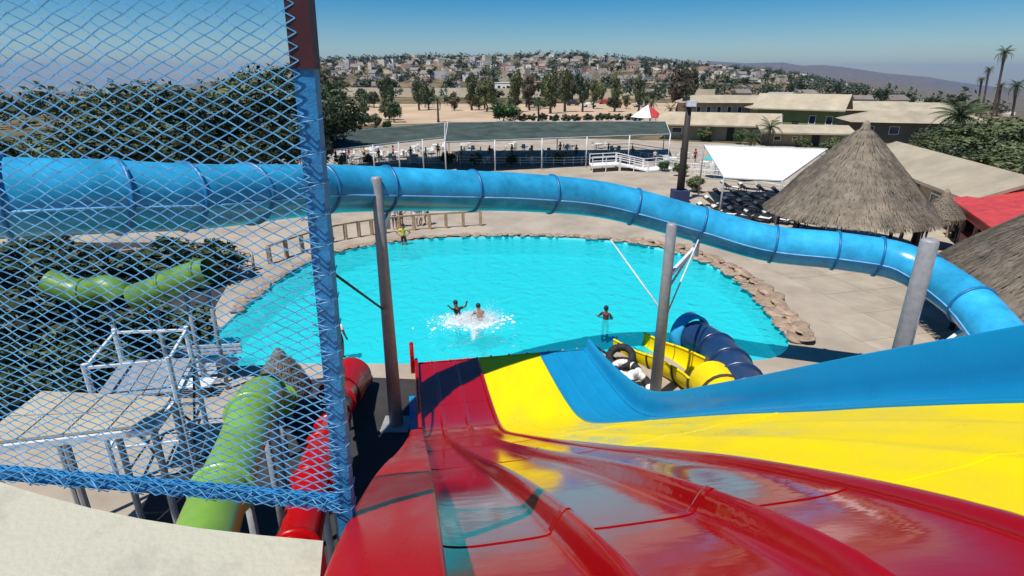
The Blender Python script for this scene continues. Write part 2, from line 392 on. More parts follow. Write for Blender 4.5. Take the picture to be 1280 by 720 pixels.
def strip(profile, name, m, parent, d0=-1.5, d1=18.7, thick=None, smooth=True):
    ds = [d for d in DS if d0 <= d <= d1]; k = len(profile); b = MB(); v = []; f = []
    for d in ds:
        for (s, h) in profile: v.append(SLP(s, d, h(d) if callable(h) else h))
    for i in range(len(ds) - 1):
        for j in range(k - 1): f.append((i * k + j, i * k + j + 1, (i + 1) * k + j + 1, (i + 1) * k + j))
    b.add(v, f); return b.build(name, m, parent, smooth)
slide = thing('racing_slide', 'wide wet multi-lane racing slide with red, yellow and blue lanes running down into the pool', 'water slide', (0, 0, 0))
def bed(s0, s1, ridges, rh, rw, name, m, sag=.02):
    prof = []
    for s in np.linspace(s0, s1, 120):
        h = 0
        for rs in ridges:
            u = abs(s - rs) / rw
            if u < 1: h = max(h, rh * (.5 + .5 * math.cos(math.pi * u)) ** .7)
        e = sorted([s0] + list(ridges) + [s1]); j = int(np.searchsorted(e, s)) - 1; j = max(0, min(j, len(e) - 2))
        c = (e[j] + e[j + 1]) / 2; w = (e[j + 1] - e[j]) / 2
        h += sag * ((s - c) / w) ** 4
        prof.append((s, lambda d, h=h: h * (1 - .8 * ss(11.5, 14, d))))
    o = strip(prof, name, m, slide)
    for d in (2.05, 5.6, 9.1, 12.6, 15.6):               # overlapping edge of the next moulded section
        b = MB(); k = len(prof); v = [SLP(s, d + e, h(d) + dz) for e, dz in ((-.03, .0), (-.028, .006), (.02, .006), (.03, .0)) for s, h in prof]
        b.add(v, [(i * k + j, i * k + j + 1, (i + 1) * k + j + 1, (i + 1) * k + j) for i in range(3) for j in range(k - 1)]); b.build('section_seam', m, o)
    return o
bed(.06, 2.12, [.64, 1.36], .12, .085, 'red_lane_bed', 'red_gel', .03)
bed(2.25, 4.52, [3.0, 3.75], .014, .2, 'yellow_lane_bed', 'yellow_gel')
bed(4.57, 6.28, [5.14, 5.71], .045, .07, 'blue_lane_bed', 'blue_gel')
# dividers between the colours
strip([(2.12, 0.03), (2.128, .06), (2.15, .085), (2.185, .095), (2.22, .085), (2.245, .05), (2.25, .015)], 'lane_divider', 'red_gel', slide)
strip([(4.52, .02), (4.522, .045), (4.545, .055), (4.568, .045), (4.57, .02)], 'lane_divider', 'blue_gel', slide)
# left wall with wide rolled flange
lw = lambda d: .30 - .06 * ss(10, 15, d)
strip([(.06, .03), (.05, .12), (.044, lw), (.040, lambda d: lw(d) + .015), (.03, lambda d: lw(d) + .022), (.02, lambda d: lw(d) + .024), (-.14, lambda d: lw(d) + .024), (-.27, lambda d: lw(d) + .012), (-.29, lambda d: lw(d) + .004), (-.305, lambda d: lw(d) - .015), (-.315, lambda d: lw(d) - .05), (-.33, lambda d: lw(d) - .30)],
      'side_flange', 'red_gel_dry', slide, d1=13.4)
strip([(.06, .03), (.045, .12), (.03, lw), (-.02, lambda d: lw(d) + .02), (-.07, lambda d: lw(d) + .0), (-.09, lambda d: lw(d) - .08), (-.09, -.22)], 'side_wall', 'red_gel_dry', slide, d0=13.3)
ow = lambda d: .82 - .08 * ss(4.5, 9, d) - .32 * ss(13, 18.5, d)
strip([(6.28, .02), (6.32, .06), (6.35, .16), (6.38, .32), (6.40, ow), (6.43, lambda d: ow(d) + .03), (6.50, lambda d: ow(d) + .03), (6.53, lambda d: ow(d) - .02), (6.53, -.25)], 'outer_wall', 'blue_gel', slide)
# underside shell
strip([(-.33, -.28), (6.53, -.28)], 'underside_shell', 'blue_gel', slide, smooth=True)
# end lip with bolt heads
for i, (a0, a1, m) in enumerate([(.06, 2.25, 'red_gel_dry'), (2.25, 4.545, 'yellow_gel'), (4.545, 6.4, 'blue_gel')]):
    q = MB(); q.add([SLP(a0, 18.7, -.28), SLP(a1, 18.7, -.28), SLP(a1, 18.7, .012), SLP(a0, 18.7, .012), SLP(a0, 18.78, -.28), SLP(a1, 18.78, -.28), SLP(a1, 18.78, .012), SLP(a0, 18.78, .012)],
        [(0, 1, 2, 3), (7, 6, 5, 4), (3, 2, 6, 7), (0, 4, 5, 1), (0, 3, 7, 4), (1, 5, 6, 2)]); q.build('end_lip', m, slide)
    for u in (.2, .5, .8):
        c = SLP(a0 + (a1 - a0) * u, 18.74, .03); MB().ball(c, .05, 8, 5).build('bolt_head', 'steel_grey', slide, True)
# supports
for s in (.1, 3.2, 6.2):
    for d in (3.0, 6.5, 10.0):
        p = SLP(s, d, -.29); MB().cyl((p.x, p.y, 0), p, .09, .09, 10).build('support_post', 'steel_grey', slide, True)
p = SLP(-.16, 18.5, 0); MB().cyl((p.x, p.y, -.1), (p.x, p.y, 1.15), .075, .075, 10).ball((p.x, p.y, 1.15), .075, 10, 6).build('end_post', 'red_gel_dry', slide, True)

# ------------------------------------------------------------------ platform under the camera
plat = MB()
A = PZ(404, 676, 8.45); B_ = PZ(0, 603, 8.45); dirn = (B_ - A).normalized(); far = A + dirn * 6
pe = [A + (B_ - A) * u + Vector((0, -.05 * math.sin(u * 3.14), 0)) for u in np.linspace(0, 1, 7)] + [far]
nr = SLP(-.345, 1.25); nb = SLP(-.345, -3)
poly = [(p.x, p.y) for p in pe] + [(far.x, -3.2), (nb.x, -3.2), (nb.x, nb.y), (nr.x, nr.y)]
platform = tag(plat.prism(poly, 8.20, 8.45).build('platform_floor', 'cream_concrete'), kind='structure')

# ------------------------------------------------------------------ enclosed blue tube slide round the pool
TR = .61
tube_px = [(-230, 262, 7.4), (-60, 250, 8.3), (100, 246, 9.2), (250, 246, 10.8), (350, 240, 12.8), (440, 236, 15.0), (560, 238, 17.0), (660, 241, 18.4), (760, 251, 19.4), (875, 281, 19.6),
           (960, 304, 19.2), (1050, 314, 18.6), (1130, 329, 18.0), (1200, 370, 16.6), (1245, 416, 15.2), (1285, 480, 13.6), (1300, 560, 12.4)]
tpath = catmull([PD(*q) for q in tube_px], 14)
tube = thing('tube_slide', 'long enclosed bright blue tube slide curving high around the pool on grey poles', 'water slide')
L = [0]
for i in range(1, len(tpath)): L.append(L[-1] + (tpath[i] - tpath[i - 1]).length)
def tat(u):
    i = max(0, min(len(L) - 2, int(np.searchsorted(L, u)) - 1)); k = (u - L[i]) / (L[i + 1] - L[i]); return tpath[i].lerp(tpath[i + 1], k)
# joints: the places where the photograph shows flanges
def near_px(px):
    best = min(range(len(tpath)), key=lambda i: abs(project(tpath[i])[0] - px)); return L[best]
def project(p):
    x, y, z = p.x, p.y, p.z - CAMZ; dep = y * CP - z * SP; return 640 + FOC * x / dep, 360 + FOC * (-(y * SP) - z * CP) / dep
J = [0] + [near_px(q) for q in (-120, 8, 150, 235, 310, 400, 486, 590, 690, 790, 878, 965, 1042, 1098, 1155, 1215, 1262)] + [L[-1]]
for a, bnd in zip(J[:-1], J[1:]):
    k = max(4, int((bnd - a) / .35)); pts = [tat(a + .012 + (bnd - a - .024) * i / k) for i in range(k + 1)]
    sec = MB().tube(pts, TR, 32, cap=False).build('tube_section', 'tube_blue', tube, True)
    for sgn in (-1, 1):
        b = MB()
        rp = []
        for i, p in enumerate(pts):
            d = (pts[min(i + 1, k)] - pts[max(i - 1, 0)]).normalized(); x = d.cross(Vector((0, 0, 1))).normalized()
            rp.append(p + x * sgn * (TR + .012) + Vector((0, 0, -.10)))
        b.tube(rp, .022, 6).build('seam_rib', 'tube_seam', sec, True)
for u in J[1:-1]:
    d = (tat(u + .05) - tat(u - .05)).normalized(); c = tat(u)
    MB().tube([c - d * .035, c - d * .028, c + d * .028, c + d * .035], [TR - .01, TR + .05, TR + .05, TR - .01], 32, cap=False).build('flange', 'tube_flange', tube, True)
def pole(px_top, py_top, fwd, r0, r1, arm_px, extra=0):
    top = PF(px_top, py_top, fwd); x, y = top.x, top.y
    po = MB().tube([(x, y, 0), (x, y, top.z - .05), (x, y, top.z)], [r0, r1, r1 * .8], 16).build('support_pole', 'steel_grey', tube, True)
    MB().box((x, y, .02), (r0 * 4, r0 * 4, .04)).build('base_plate', 'steel_grey', po)
    u = near_px(arm_px); c = tat(u)
    b = MB(); a = Vector((x, y, c.z - TR - .35)); e = c - Vector((0, 0, TR + .02))
    b.bar(a, e - Vector((0, 0, .1)), .1, .14); b.bar(a - Vector((0, 0, .5)), a.lerp(e, .75) - Vector((0, 0, .12)), .06, .06); b.bar(e - Vector((0, 0, .5)), e, .1, .1)
    b.build('bracket', 'steel_light', po)
    return po, top
p1, t1 = pole(470, 221, 14.9, .21, .14, 486)
p2, t2 = pole(840, 279, 16.3, .19, .15, 878)
p3, t3 = pole(1163, 299, 12.4, .20, .19, 1215)
# stays
def stay(a, b, w, par, m='steel_light'): MB().cyl(a, b, w, w, 6).build('stay_rod', m, par, True)
stay(PF(405, 333, 11.2), PF(478, 386, 14.7), .035, p1, 'black_steel')
stay(PF(832, 395, 16.3), PF(762, 298, 19.0), .028, p2); stay(PF(834, 392, 16.3), PF(873, 300, 18.3), .028, p2)
stay(PF(1139, 436, 12.2), PF(1160, 345, 12.3), .02, p3)

# ------------------------------------------------------------------ blue mesh guard panel at the platform edge
fence = thing('mesh_guard_panel', 'blue expanded metal guard panel framed in blue steel at the platform edge', 'mesh fence', (0, 0, 0))
Fa = PZ(436, 640, 8.47); Fb = PZ(-60, 596, 8.47)
Fa = Vector((Fa.x, Fa.y + .06, 0)); Fb = Vector((Fb.x, Fb.y + .06, 0))
FX = (Fb - Fa); FW = FX.length; FX.normalize(); FN = Vector((-FX.y, FX.x, 0));
if FN.y > 0: FN = -FN                               # towards the camera
Z0, Z1 = 8.44, 10.36
def FP(u, z, o=0): p = Fa + FX * (u - .030 * (z - 8.5)) + FN * o; return Vector((p.x, p.y, z))
MB().bar(FP(.03, 8.3), FP(.03, 10.45), .06, .045).build('post', 'fence_blue', fence)
MB().bar(FP(FW - .02, 8.3), FP(FW - .02, 10.45), .06, .045).build('post', 'fence_blue', fence)
MB().bar(FP(.062, Z0 + .02), FP(FW - .052, Z0 + .02), .035, .05).build('bottom_rail', 'fence_blue', fence)
MB().bar(FP(.062, Z1), FP(FW - .052, Z1), .035, .05).build('top_rail', 'maroon', fence)
g = MB(); q = [FP(.062 + .26 * (1 - math.cos(a)), Z1 - .03 - .13 * (1 - math.sin(a)), .0) for a in np.linspace(0, math.pi / 2, 8)] + [FP(.062, Z1 - .03)]
o2 = [v + FN * .02 for v in q]; g.add(q + o2, [tuple(range(len(q))), tuple(range(2 * len(q) - 1, len(q) - 1, -1))] + [(i, (i + 1) % len(q), len(q) + (i + 1) % len(q), len(q) + i) for i in range(len(q))])
g.build('corner_gusset', 'maroon', fence)
MB().bar(FP(.03, 10.02, .002), FP(.03, 10.46, .002), .068, .056).build('post_top_box', 'maroon', fence)  # dark maroon box around the top of the post
# expanded metal: strands joined at every crossing
CW, CH = .070, .0365
mb = MB(); th, wd = .0024, .0031
nc = int(FW / CW) + 1; nrow = int((Z1 - Z0) / CH) + 1
def node(i, j):
    u = .034 + i * CW / 2; z = Z0 - .004 + j * CH / 2
    warp = .010 * fbm(u * 1.3, z * 1.3, 1, 2)
    return FP(u + warp * .6, z + warp, .030 + .006 * math.sin(i * 1.57) + .008 * fbm(u, z, 2, 2))
for i in range(nc * 2):
    for j in range(nrow * 2):
        if (i + j) % 2: continue
        for dj in (-1, 1):
            if not 0 <= j + dj <= nrow * 2: continue
            a = node(i, j); c = node(i + 1, j + dj)
            if i * CW / 2 > FW - .03: continue
            mb.bar(a, c, wd, th, up=FN)
tag(mb.build('expanded_mesh', 'mesh_blue', fence), kind='stuff')
# folded edge of the mesh wound round the right post and bottom rail
lace = MB()
zz = Z0
while zz < 9.95:
    j1 = random.uniform(-.004, .004)
    lace.tube([FP(.075, zz + j1, .032), FP(.03, zz + .012, .050), FP(-.004, zz + .018 + j1, .036), FP(-.012, zz + .019, .01), FP(.0, zz + .024, -.03)], .0019, 5)
    lace.tube([FP(.075, zz + .035 + j1, .032), FP(.03, zz + .026, .048), FP(-.004, zz + .019 + j1, .036)], .0019, 5)
    zz += CH * 2.6
uu = .08
while uu < FW - .06:
    j1 = random.uniform(-.006, .006)
    lace.tube([FP(uu, Z0 + .06, .034), FP(uu + .03 + j1, Z0 + .02, .042), FP(uu + .05, Z0 - .008, .03), FP(uu + .055, Z0 - .014, .0)], .0019, 5)
    lace.tube([FP(uu + .066, Z0 + .055, .034), FP(uu + .03 + j1, Z0 + .02, .045), FP(uu, Z0 + .002, .035)], .0019, 5)
    uu += CW * 2.2
tag(lace.build('edge_lacing', 'mesh_blue', fence, True), kind='stuff')

# ------------------------------------------------------------------ rocks round the pool, paving, coping
def rock_mesh(seed, flat=.6):
    bm = bmesh.new(); bmesh.ops.create_icosphere(bm, subdivisions=2, radius=.5)
    for v in bm.verts:
        k = 1 + .45 * mnoise.noise(v.co * 1.6 + Vector((seed * 7.1, 0, 0))) + .18 * mnoise.noise(v.co * 4 + Vector((seed, 0, 0)))
        v.co *= k; v.co.z *= flat
    me = bpy.data.meshes.new('rock'); bm.to_mesh(me); bm.free(); me.materials.append(MATS['pool_rock'])
    me.polygons.foreach_set('use_smooth', [True] * len(me.polygons)); return me
rocks = [rock_mesh(i) for i in range(6)]
border = thing('rock_border', 'low border of brown boulders along the pool edge', 'rock border')
n = len(pool2); cen = Vector((sum(p[0] for p in pool2) / n, sum(p[1] for p in pool2) / n, 0))
i0, i1 = 2 * 6, 14 * 6
acc = 0; prev = None
dens = [];
for i in range(i0, i1):
    p = Vector((*pool2[i], 0)); q = Vector((*pool2[(i + 1) % n], 0)); seg = (q - p); outw = Vector((seg.y, -seg.x, 0)).normalized()
    if (p + outw - cen).length < (p - cen).length: outw = -outw
    right = i > 9 * 6
    t_ = 0
    while t_ < seg.length:
        sz = random.uniform(.45, .85) if right else random.uniform(.4, .65)
        for row in range(2 if right else 1):
            o = link('rock', random.choice(rocks), border)
            c = p + seg.normalized() * t_ + outw * (.22 + row * .55 + random.uniform(-.1, .1))
            o.location = (c.x, c.y, .02 + (.06 if row == 0 else .12)); s_ = sz * (1 if row == 0 else random.uniform(.7, 1.15))
            o.scale = (s_ * 1.25, s_, s_ * random.uniform(.35, .7)); o.rotation_euler = (random.uniform(-.2, .2), random.uniform(-.2, .2), random.uniform(0, 6.28))
        t_ += sz * .95
slab_m = mat('paving', (0.40, 0.34, 0.265), .8, .2, .7, bump=.25, bscale=25, col2=(.30, .25, .195), thr=(.3, .6))
sd_a = R(14)
for ix in range(-3, 14):
    for iy in range(-4, 12):
        ax, ay = Vector((math.cos(sd_a), math.sin(sd_a), 0)), Vector((-math.sin(sd_a), math.cos(sd_a), 0))
        c = Vector((12, 14, 0)) + ax * ix * 2.4 + ay * iy * 2.4
        if c.x < 6.5 or c.x > 31 or c.y > 38: continue
        cs = [c + ax * sx * 1.2 + ay * sy * 1.2 for sx in (-1, 1) for sy in (-1, 1)]
        if any(inside((k.x, k.y), pool2) or pooldist((k.x, k.y)) < 1.3 for k in cs + [c]): continue
        b = MB().box((c.x, c.y, .006), (2.36, 2.36, .016), sd_a + 0); b.build('paving_slab', 'paving', deck)

# ------------------------------------------------------------------ thatched palapas
def palapa(loc, rad, eave, apex, label, nstrip, posts=6, seed=1, dome=False):
    rnd = random.Random(seed); root = thing('palapa', label, 'palapa', loc)
    def prof(t, a):                                     # t: 0 apex, 1 eave
        wob = 1 + .05 * mnoise.noise(Vector((math.cos(a) * 2, math.sin(a) * 2, t * 3 + seed)))
        r_ = rad * (t ** (.5 if dome else .94)) * wob; z = apex + (eave - apex) * (t ** 1.02); return r_, z
    b = MB(); NR, NA_ = 14, 56; v = []; f = []
    for i in range(NR + 1):
        for k in range(NA_):
            a = 2 * math.pi * k / NA_; r_, z = prof(.02 + .98 * i / NR, a); v.append((r_ * math.cos(a), r_ * math.sin(a), z - .06))
    for i in range(NR):
        for k in range(NA_): f.append((i * NA_ + k, (i + 1) * NA_ + k, (i + 1) * NA_ + (k + 1) % NA_, i * NA_ + (k + 1) % NA_))
    b.add(v, f); b.build('roof_base', 'thatch_dark', root, True)
    st = MB()
    for q in range(nstrip):
        t0 = math.sqrt(rnd.random()) * .97 + .005; a = rnd.uniform(0, 2 * math.pi); ln = rnd.uniform(.05, .14); w = rnd.uniform(.008, .026) * (1 if rad > 4 else .6)
        t0 = round(t0 * 13) / 13 * .75 + t0 * .25
        t1 = min(t0 + ln, 1.045); da = rnd.uniform(-.03, .03)
        r0, z0 = prof(t0, a); r1, z1 = prof(t1, a + da)
        lift0, lift1 = -.02, rnd.uniform(.0, .06)
        tx = Vector((-math.sin(a), math.cos(a), 0))
        p0 = Vector((r0 * math.cos(a), r0 * math.sin(a), z0 + lift0)); p1 = Vector((r1 * math.cos(a + da), r1 * math.sin(a + da), z1 + lift1))
        st.add([p0 - tx * w, p0 + tx * w, p1 + tx * w * rnd.uniform(.3, 1), p1 - tx * w * rnd.uniform(.3, 1)], [(0, 1, 2, 3)], 0 if rnd.random() < .94 else 1)
    for q in range(int(rad * 110)):                       # hanging fringe
        a = rnd.uniform(0, 2 * math.pi); r1, z1 = prof(1, a); tx = Vector((-math.sin(a), math.cos(a), 0)); w = rnd.uniform(.02, .05)
        p0 = Vector((r1 * .97 * math.cos(a), r1 * .97 * math.sin(a), z1 + .08)); rr_ = r1 * rnd.uniform(1, 1.035); p1 = Vector((rr_ * math.cos(a), rr_ * math.sin(a), z1 - rnd.uniform(.08, .38)))
        st.add([p0 - tx * w, p0 + tx * w, p1 + tx * w * .4, p1 - tx * w * .4], [(0, 1, 2, 3)], rnd.choice((0, 0, 1)))
    tag(st.build('thatch', ['thatch', 'thatch_dark'], root), kind='stuff')
    MB().tube([(0, 0, apex - .5), (0, 0, apex), (0, 0, apex + .18)], [.32, .2, .05], 10).build('roof_cap', 'thatch', root)
    for k in range(posts):
        a = 2 * math.pi * (k + .35) / posts; r_ = rad * .82
        MB().tube([(r_ * math.cos(a), r_ * math.sin(a), 0), (r_ * math.cos(a), r_ * math.sin(a), eave + .7)], [.11, .09], 8).build('post', 'dark_wood', root, True)
    return root
palapa((20.4, 34, 0), 4.6, 2.45, 7.45, 'large conical thatched palapa roof in the middle of the sunbathing terrace', 16000, 8, 1)
palapa((23.3, 19.2, 0), 6.7, 2.5, 8.6, 'wide thatched palapa roof overhanging the paved deck beside the tube slide', 22000, 8, 2)
palapa((PF(1180, 255, 34).x, 34, 0), 1.25, 2.1, 3.5, 'small thatched parasol hut next to the red roofed kiosk', 2500, 1, 3)
tu = PZ(352, 470, 1.6); palapa((tu.x, tu.y, 0), .80, 1.2, 2.35, 'small round thatched parasol near the green flume', 2600, 1, 4, dome=True)

# ------------------------------------------------------------------ coloured flumes
def flume(name, label, pts, r, m, seam_every=1.6, open_from=None, n=24, legs=True, mr=None):
    root = thing(name, label, 'water slide'); path = catmull(pts, 10)
    Ls = [0]
    for i in range(1, len(path)): Ls.append(Ls[-1] + (path[i] - path[i - 1]).length)
    tot = Ls[-1]; k = 0; u = 0
    def at(u):
        i = max(0, min(len(Ls) - 2, int(np.searchsorted(Ls, u)) - 1)); return path[i].lerp(path[i + 1], (u - Ls[i]) / max(Ls[i + 1] - Ls[i], 1e-6))
    while u < tot - .2:
        e = min(u + seam_every, tot); kk = 8; pts_ = [at(u + .01 + (e - u - .02) * i / kk) for i in range(kk + 1)]
        op = open_from is not None and u / tot >= open_from
        if op:
            MB().tube(pts_, r, 18, False, 0, (-1.75, 1.75)).tube(pts_, r + .03, 18, False, 0, (-1.75, 1.75)).build('flume_trough', m, root, True)
            for sg in (-1, 1):
                rim = []
                for i, p in enumerate(pts_):
                    d = (pts_[min(i + 1, kk)] - pts_[max(i - 1, 0)]).normalized(); x = d.cross(Vector((0, 0, 1))).normalized(); z = x.cross(d)
                    rim.append(p + (x * math.sin(1.75 * sg) - z * math.cos(1.75 * sg)) * (r + .015))
                MB().tube(rim, .045, 8).build('rim', m, root, True)
        else:
            MB().tube(pts_, r, n, False).build('flume_section', m, root, True)
        if u > 0:
            d = (at(u + .05) - at(u - .05)).normalized(); c = at(u); rng = None if not op else (-1.75, 1.75)
            MB().tube([c - d * .04, c - d * .03, c + d * .03, c + d * .04], [r, r + .07, r + .07, r], n, False, 0, rng).build('flange', mr or m, root, True)
        if legs:
            c = at((u + e) / 2)
            if c.z - r > .25: MB().cyl((c.x, c.y, 0), (c.x, c.y, c.z - r - .01), .07, .07, 8).build('support_leg', 'steel_grey', root, True)
        u = e
    return root
def pk(px, py, k): return Vector((0, 0, CAMZ)) + ray(px, py) * (k * FOC)
flume('green_flume', 'lime green tube flume running below the mesh panel', [pk(236, 760, .0078), pk(262, 655, .0098), pk(300, 560, .0125), pk(325, 494, .0155), PZ(352, 500, 1.4), PZ(372, 488, .55)], .36, 'green_gel', 2.3)
rf_ = flume('red_flume', 'red tube flume ending in an open red chute beside the grey pole', [pk(352, 780, .0085), pk(372, 680, .0112), pk(398, 580, .0142), PZ(422, 516, 1.9), PZ(438, 482, .75), PZ(446, 462, .35)], .31, 'red_gel_dry', 1.7, open_from=.80)
hp = [PZ(424, 496, .8), PZ(432, 482, .65), PZ(440, 470, .5)]
MB().tube(hp, .62, 18, False, 0, (1.3, 5.0)).tube(hp, .66, 18, False, 0, (1.3, 5.0)).build('exit_hood', 'red_gel_dry', rf_, True)
flume('yellow_flume', 'yellow tube flume opening into a wide yellow chute at the pool edge', [PZ(1000, 640, 3.2), PZ(935, 540, 1.6), PZ(885, 474, .75), PZ(842, 448, .5), PZ(812, 437, .32), PZ(786, 424, .2)], .72, 'yellow_gel', 1.5, open_from=.55, mr='dark_wood')
mat('shadow_navy', (.012, .035, .10), .3, .15, 1.5)  # navy stands for the overhead tube's cast shadow, put into the colour
nf_ = flume('shadowed_flume', 'tube flume with a cast shadow in its navy colour and a light blue mouth ring next to the yellow chute', [PZ(985, 660, 3.6), PZ(955, 550, 2.0), PZ(925, 480, 1.0), PZ(898, 442, .6), PZ(868, 421, .42)], .68, 'shadow_navy', 1.6)
e_, d_ = PZ(868, 421, .42), (PZ(868, 421, .42) - PZ(905, 435, .6)).normalized()
MB().tube([e_ - d_ * .02, e_, e_ + d_ * .42, e_ + d_ * .44], [.73, .84, .90, .80], 28, False).build('mouth_ring', 'tube_blue', nf_, True)
for nm, lb, px in (('green_flume', 'short lime green flume bend among the dark trees, next to the pale green drop', [(60, 352), (100, 366), (135, 360), (152, 372)]), ('green_flume', 'lime green flume bend coloured as in shade, rising towards the rocks', [(168, 372), (195, 362), (228, 348), (262, 338)])):
    flume(nm, lb, [PF(x, y, 17) for x, y in px], .42, 'green_gel_shaded', 1.2)

# ------------------------------------------------------------------ trees
def crown_mesh(name, m, rx, rz, nleaf, leaf, seed, nclump=16, shape='round'):
    g = np.random.RandomState(seed); C = []
    while len(C) < nclump:
        p = g.uniform(-1, 1, 3)
        if np.dot(p, p) <= 1:
            if shape == 'tall' : p[0] *= .75; p[1] *= .75
            if shape == 'cone' and (1 - p[2]) / 2 < math.hypot(p[0], p[1]): continue
            C.append(p * .8)
    C = np.array(C); rad = g.uniform(.22, .42, nclump)
    idx = g.randint(0, nclump, nleaf); dirs = g.normal(size=(nleaf, 3)); dirs /= np.linalg.norm(dirs, axis=1)[:, None]
    pts = (C[idx] + dirs * (rad[idx] * g.uniform(.45, 1.05, nleaf) )[:, None]) * np.array([rx, rx, rz])
    nrm = dirs + g.normal(size=(nleaf, 3)) * .6; nrm /= np.linalg.norm(nrm, axis=1)[:, None]
    up = g.normal(size=(nleaf, 3)); tx = np.cross(nrm, up); tx /= np.linalg.norm(tx, axis=1)[:, None]; ty = np.cross(nrm, tx)
    s = leaf * g.uniform(.5, 1.3, nleaf)[:, None]
    V = np.stack([pts - tx * s, pts - ty * s * .45, pts + tx * s, pts + ty * s * .45], 1).reshape(-1, 3)
    me = bpy.data.meshes.new(name); me.from_pydata(V.tolist(), [], np.arange(nleaf * 4).reshape(-1, 4).tolist()); me.materials.append(MATS[m]); return me
def trunk_mesh(h, r, seed, limbs=5, m='bark'):
    g = random.Random(seed); b = MB(); pts = [(g.uniform(-.1, .1) * i * .3, g.uniform(-.1, .1) * i * .3, h * i / 4) for i in range(5)]
    b.tube(pts, [r * (1 - .15 * i) for i in range(5)], 8)
    for k in range(limbs):
        a = g.uniform(0, 6.28); z = h * g.uniform(.55, .95); ln = h * g.uniform(.3, .6)
        b.tube([(0, 0, z), (math.cos(a) * ln * .5, math.sin(a) * ln * .5, z + ln * .45), (math.cos(a) * ln * .85, math.sin(a) * ln * .85, z + ln)], [r * .5, r * .3, r * .1], 6)
    return b.mesh('trunk', m, True)
CR = {}
for i, (k, m, sh) in enumerate([('dark', 'leaf_dark', 'round'), ('olive', 'leaf_olive', 'round'), ('green', 'leaf_green', 'round'), ('brown', 'leaf_brown', 'tall'), ('tall', 'leaf_olive', 'tall')]):
    CR[k] = [crown_mesh('crown', m, 1, 1, 2600, .10, 10 * i + j, 20, sh) for j in range(2)]
    CR[k + '_small'] = [crown_mesh('crown', m, 1, 1, 420, .19, 10 * i + 5 + j, 11, sh) for j in range(2)]
    CR[k + '_big'] = [crown_mesh('crown', m, 1, 1, 9000, .055, 10 * i + 7 + j, 34, sh) for j in range(2)] if k in ('dark', 'olive') else None
TK = [trunk_mesh(1, .045, i) for i in range(3)]
def tree(name, label, x, y, h, w, kind, z=0.0, group=None, low=.28):
    root = thing(name, label, 'tree', (x, y, z), random.uniform(0, 6.28), group)
    t_ = link('trunk', random.choice(TK), root); t_.scale = (h * .75, h * .75, h * .6)
    c = link('crown', random.choice(CR[kind]), root); c.scale = (w / 2, w / 2, h * (1 - low) / 2); c.location = (0, 0, h * (1 + low) / 2)
    return root
# palms
def frond_mesh(L_, droop, m, w=.28, seed=0):
    g = random.Random(seed); b = MB(); N = 9; pts = []
    for i in range(N + 1):
        t_ = i / N; pts.append(Vector((L_ * t_ * (1 - .25 * droop * t_), 0, L_ * (.45 * t_ - droop * t_ * t_))))
    b.tube(pts, [.03 * L_ / 2 * (1 - .8 * i / N) + .004 for i in range(N + 1)], 4)
    for i in range(1, N * 2):
        t_ = i / (N * 2); k = min(int(t_ * N), N - 1); p = pts[k].lerp(pts[k + 1], t_ * N - k); ln = w * L_ * math.sin(math.pi * min(t_ * .9 + .12, 1)) * g.uniform(.8, 1.2)
        for sgn in (-1, 1):
            e = p + Vector((ln * .55, sgn * ln * .8, -ln * .45)); ww = .028 * L_ / 2
            b.add([p + Vector((-ww, 0, 0)), p + Vector((ww, 0, 0)), e], [(0, 1, 2)])
    return b.mesh('frond', m)
FR = [frond_mesh(1, .55, 'palm_leaf', seed=1), frond_mesh(1, .95, 'palm_leaf', seed=2), frond_mesh(1, 1.3, 'palm_dead', seed=3)]
def palm(label, x, y, h, cr, z=0, lean=(0, 0), nf=22, group=None, r=.16, name='palm_tree'):
    root = thing(name, label, 'palm', (x, y, z), 0, group)
    pts = [(lean[0] * (i / 6) ** 1.5, lean[1] * (i / 6) ** 1.5, h * i / 6) for i in range(7)]
    MB().tube(pts, [r * 1.5, r * 1.1, r, r * .95, r * .9, r * .9, r], 8).build('trunk', 'palm_bark', root, True)
    for k in range(nf):
        o = link('frond', FR[0] if k < nf * .45 else FR[1] if k < nf * .8 else FR[2], root); o.location = (lean[0], lean[1], h)
        o.rotation_euler = (0, -.9 + 1.7 * (k / nf) + random.uniform(-.15, .15), k * 2.4 + random.uniform(-.2, .2)); o.scale = (cr, cr, cr)
    return root
# dark wood behind the tube, seen through the mesh
for i, (px, top, fw, w) in enumerate([(20, 165, 46, 8), (70, 158, 50, 8), (118, 140, 50, 9), (165, 112, 54, 10), (205, 98, 52, 11), (262, 112, 50, 10), (300, 86, 56, 11), (348, 84, 54, 10), (388, 92, 60, 9)]):
    p = PF(px, top, fw); lab = ['low dark tree at the thin end of the wood behind the blue tube', 'dark broad tree in the wood behind the blue tube', 'tall dark tree in the wood behind the blue tube'][0 if i < 2 else 1 if i in (2, 3, 5) else 2]
    tree('broadleaf_tree', lab, p.x, p.y, p.z, w * 1.15, 'dark_big' if i % 3 else 'olive_big', group='dark wood behind the tube', low=.12)
for i, (px, py, fw, w, top) in enumerate([(-30, 420, 16, 4.6, 4.2), (40, 400, 18, 4.4, 4.0), (110, 425, 17, 3.6, 2.8), (205, 402, 19.5, 3.0, 2.2), (30, 450, 15, 3.2, 3.0), (120, 330, 25, 3.5, 2.6), (10, 335, 22, 4.5, 3.6), (190, 325, 27, 4.2, 2.6), (255, 322, 28, 3.6, 2.2), (60, 318, 27, 5, 3.0)]):
    p = PF(px, py, fw); tree('shade_tree', 'dark bushy tree growing under the tube slide between the green flumes', p.x, p.y, top, w * 1.2, 'dark', group='bushy trees under the tube slide', low=.08)
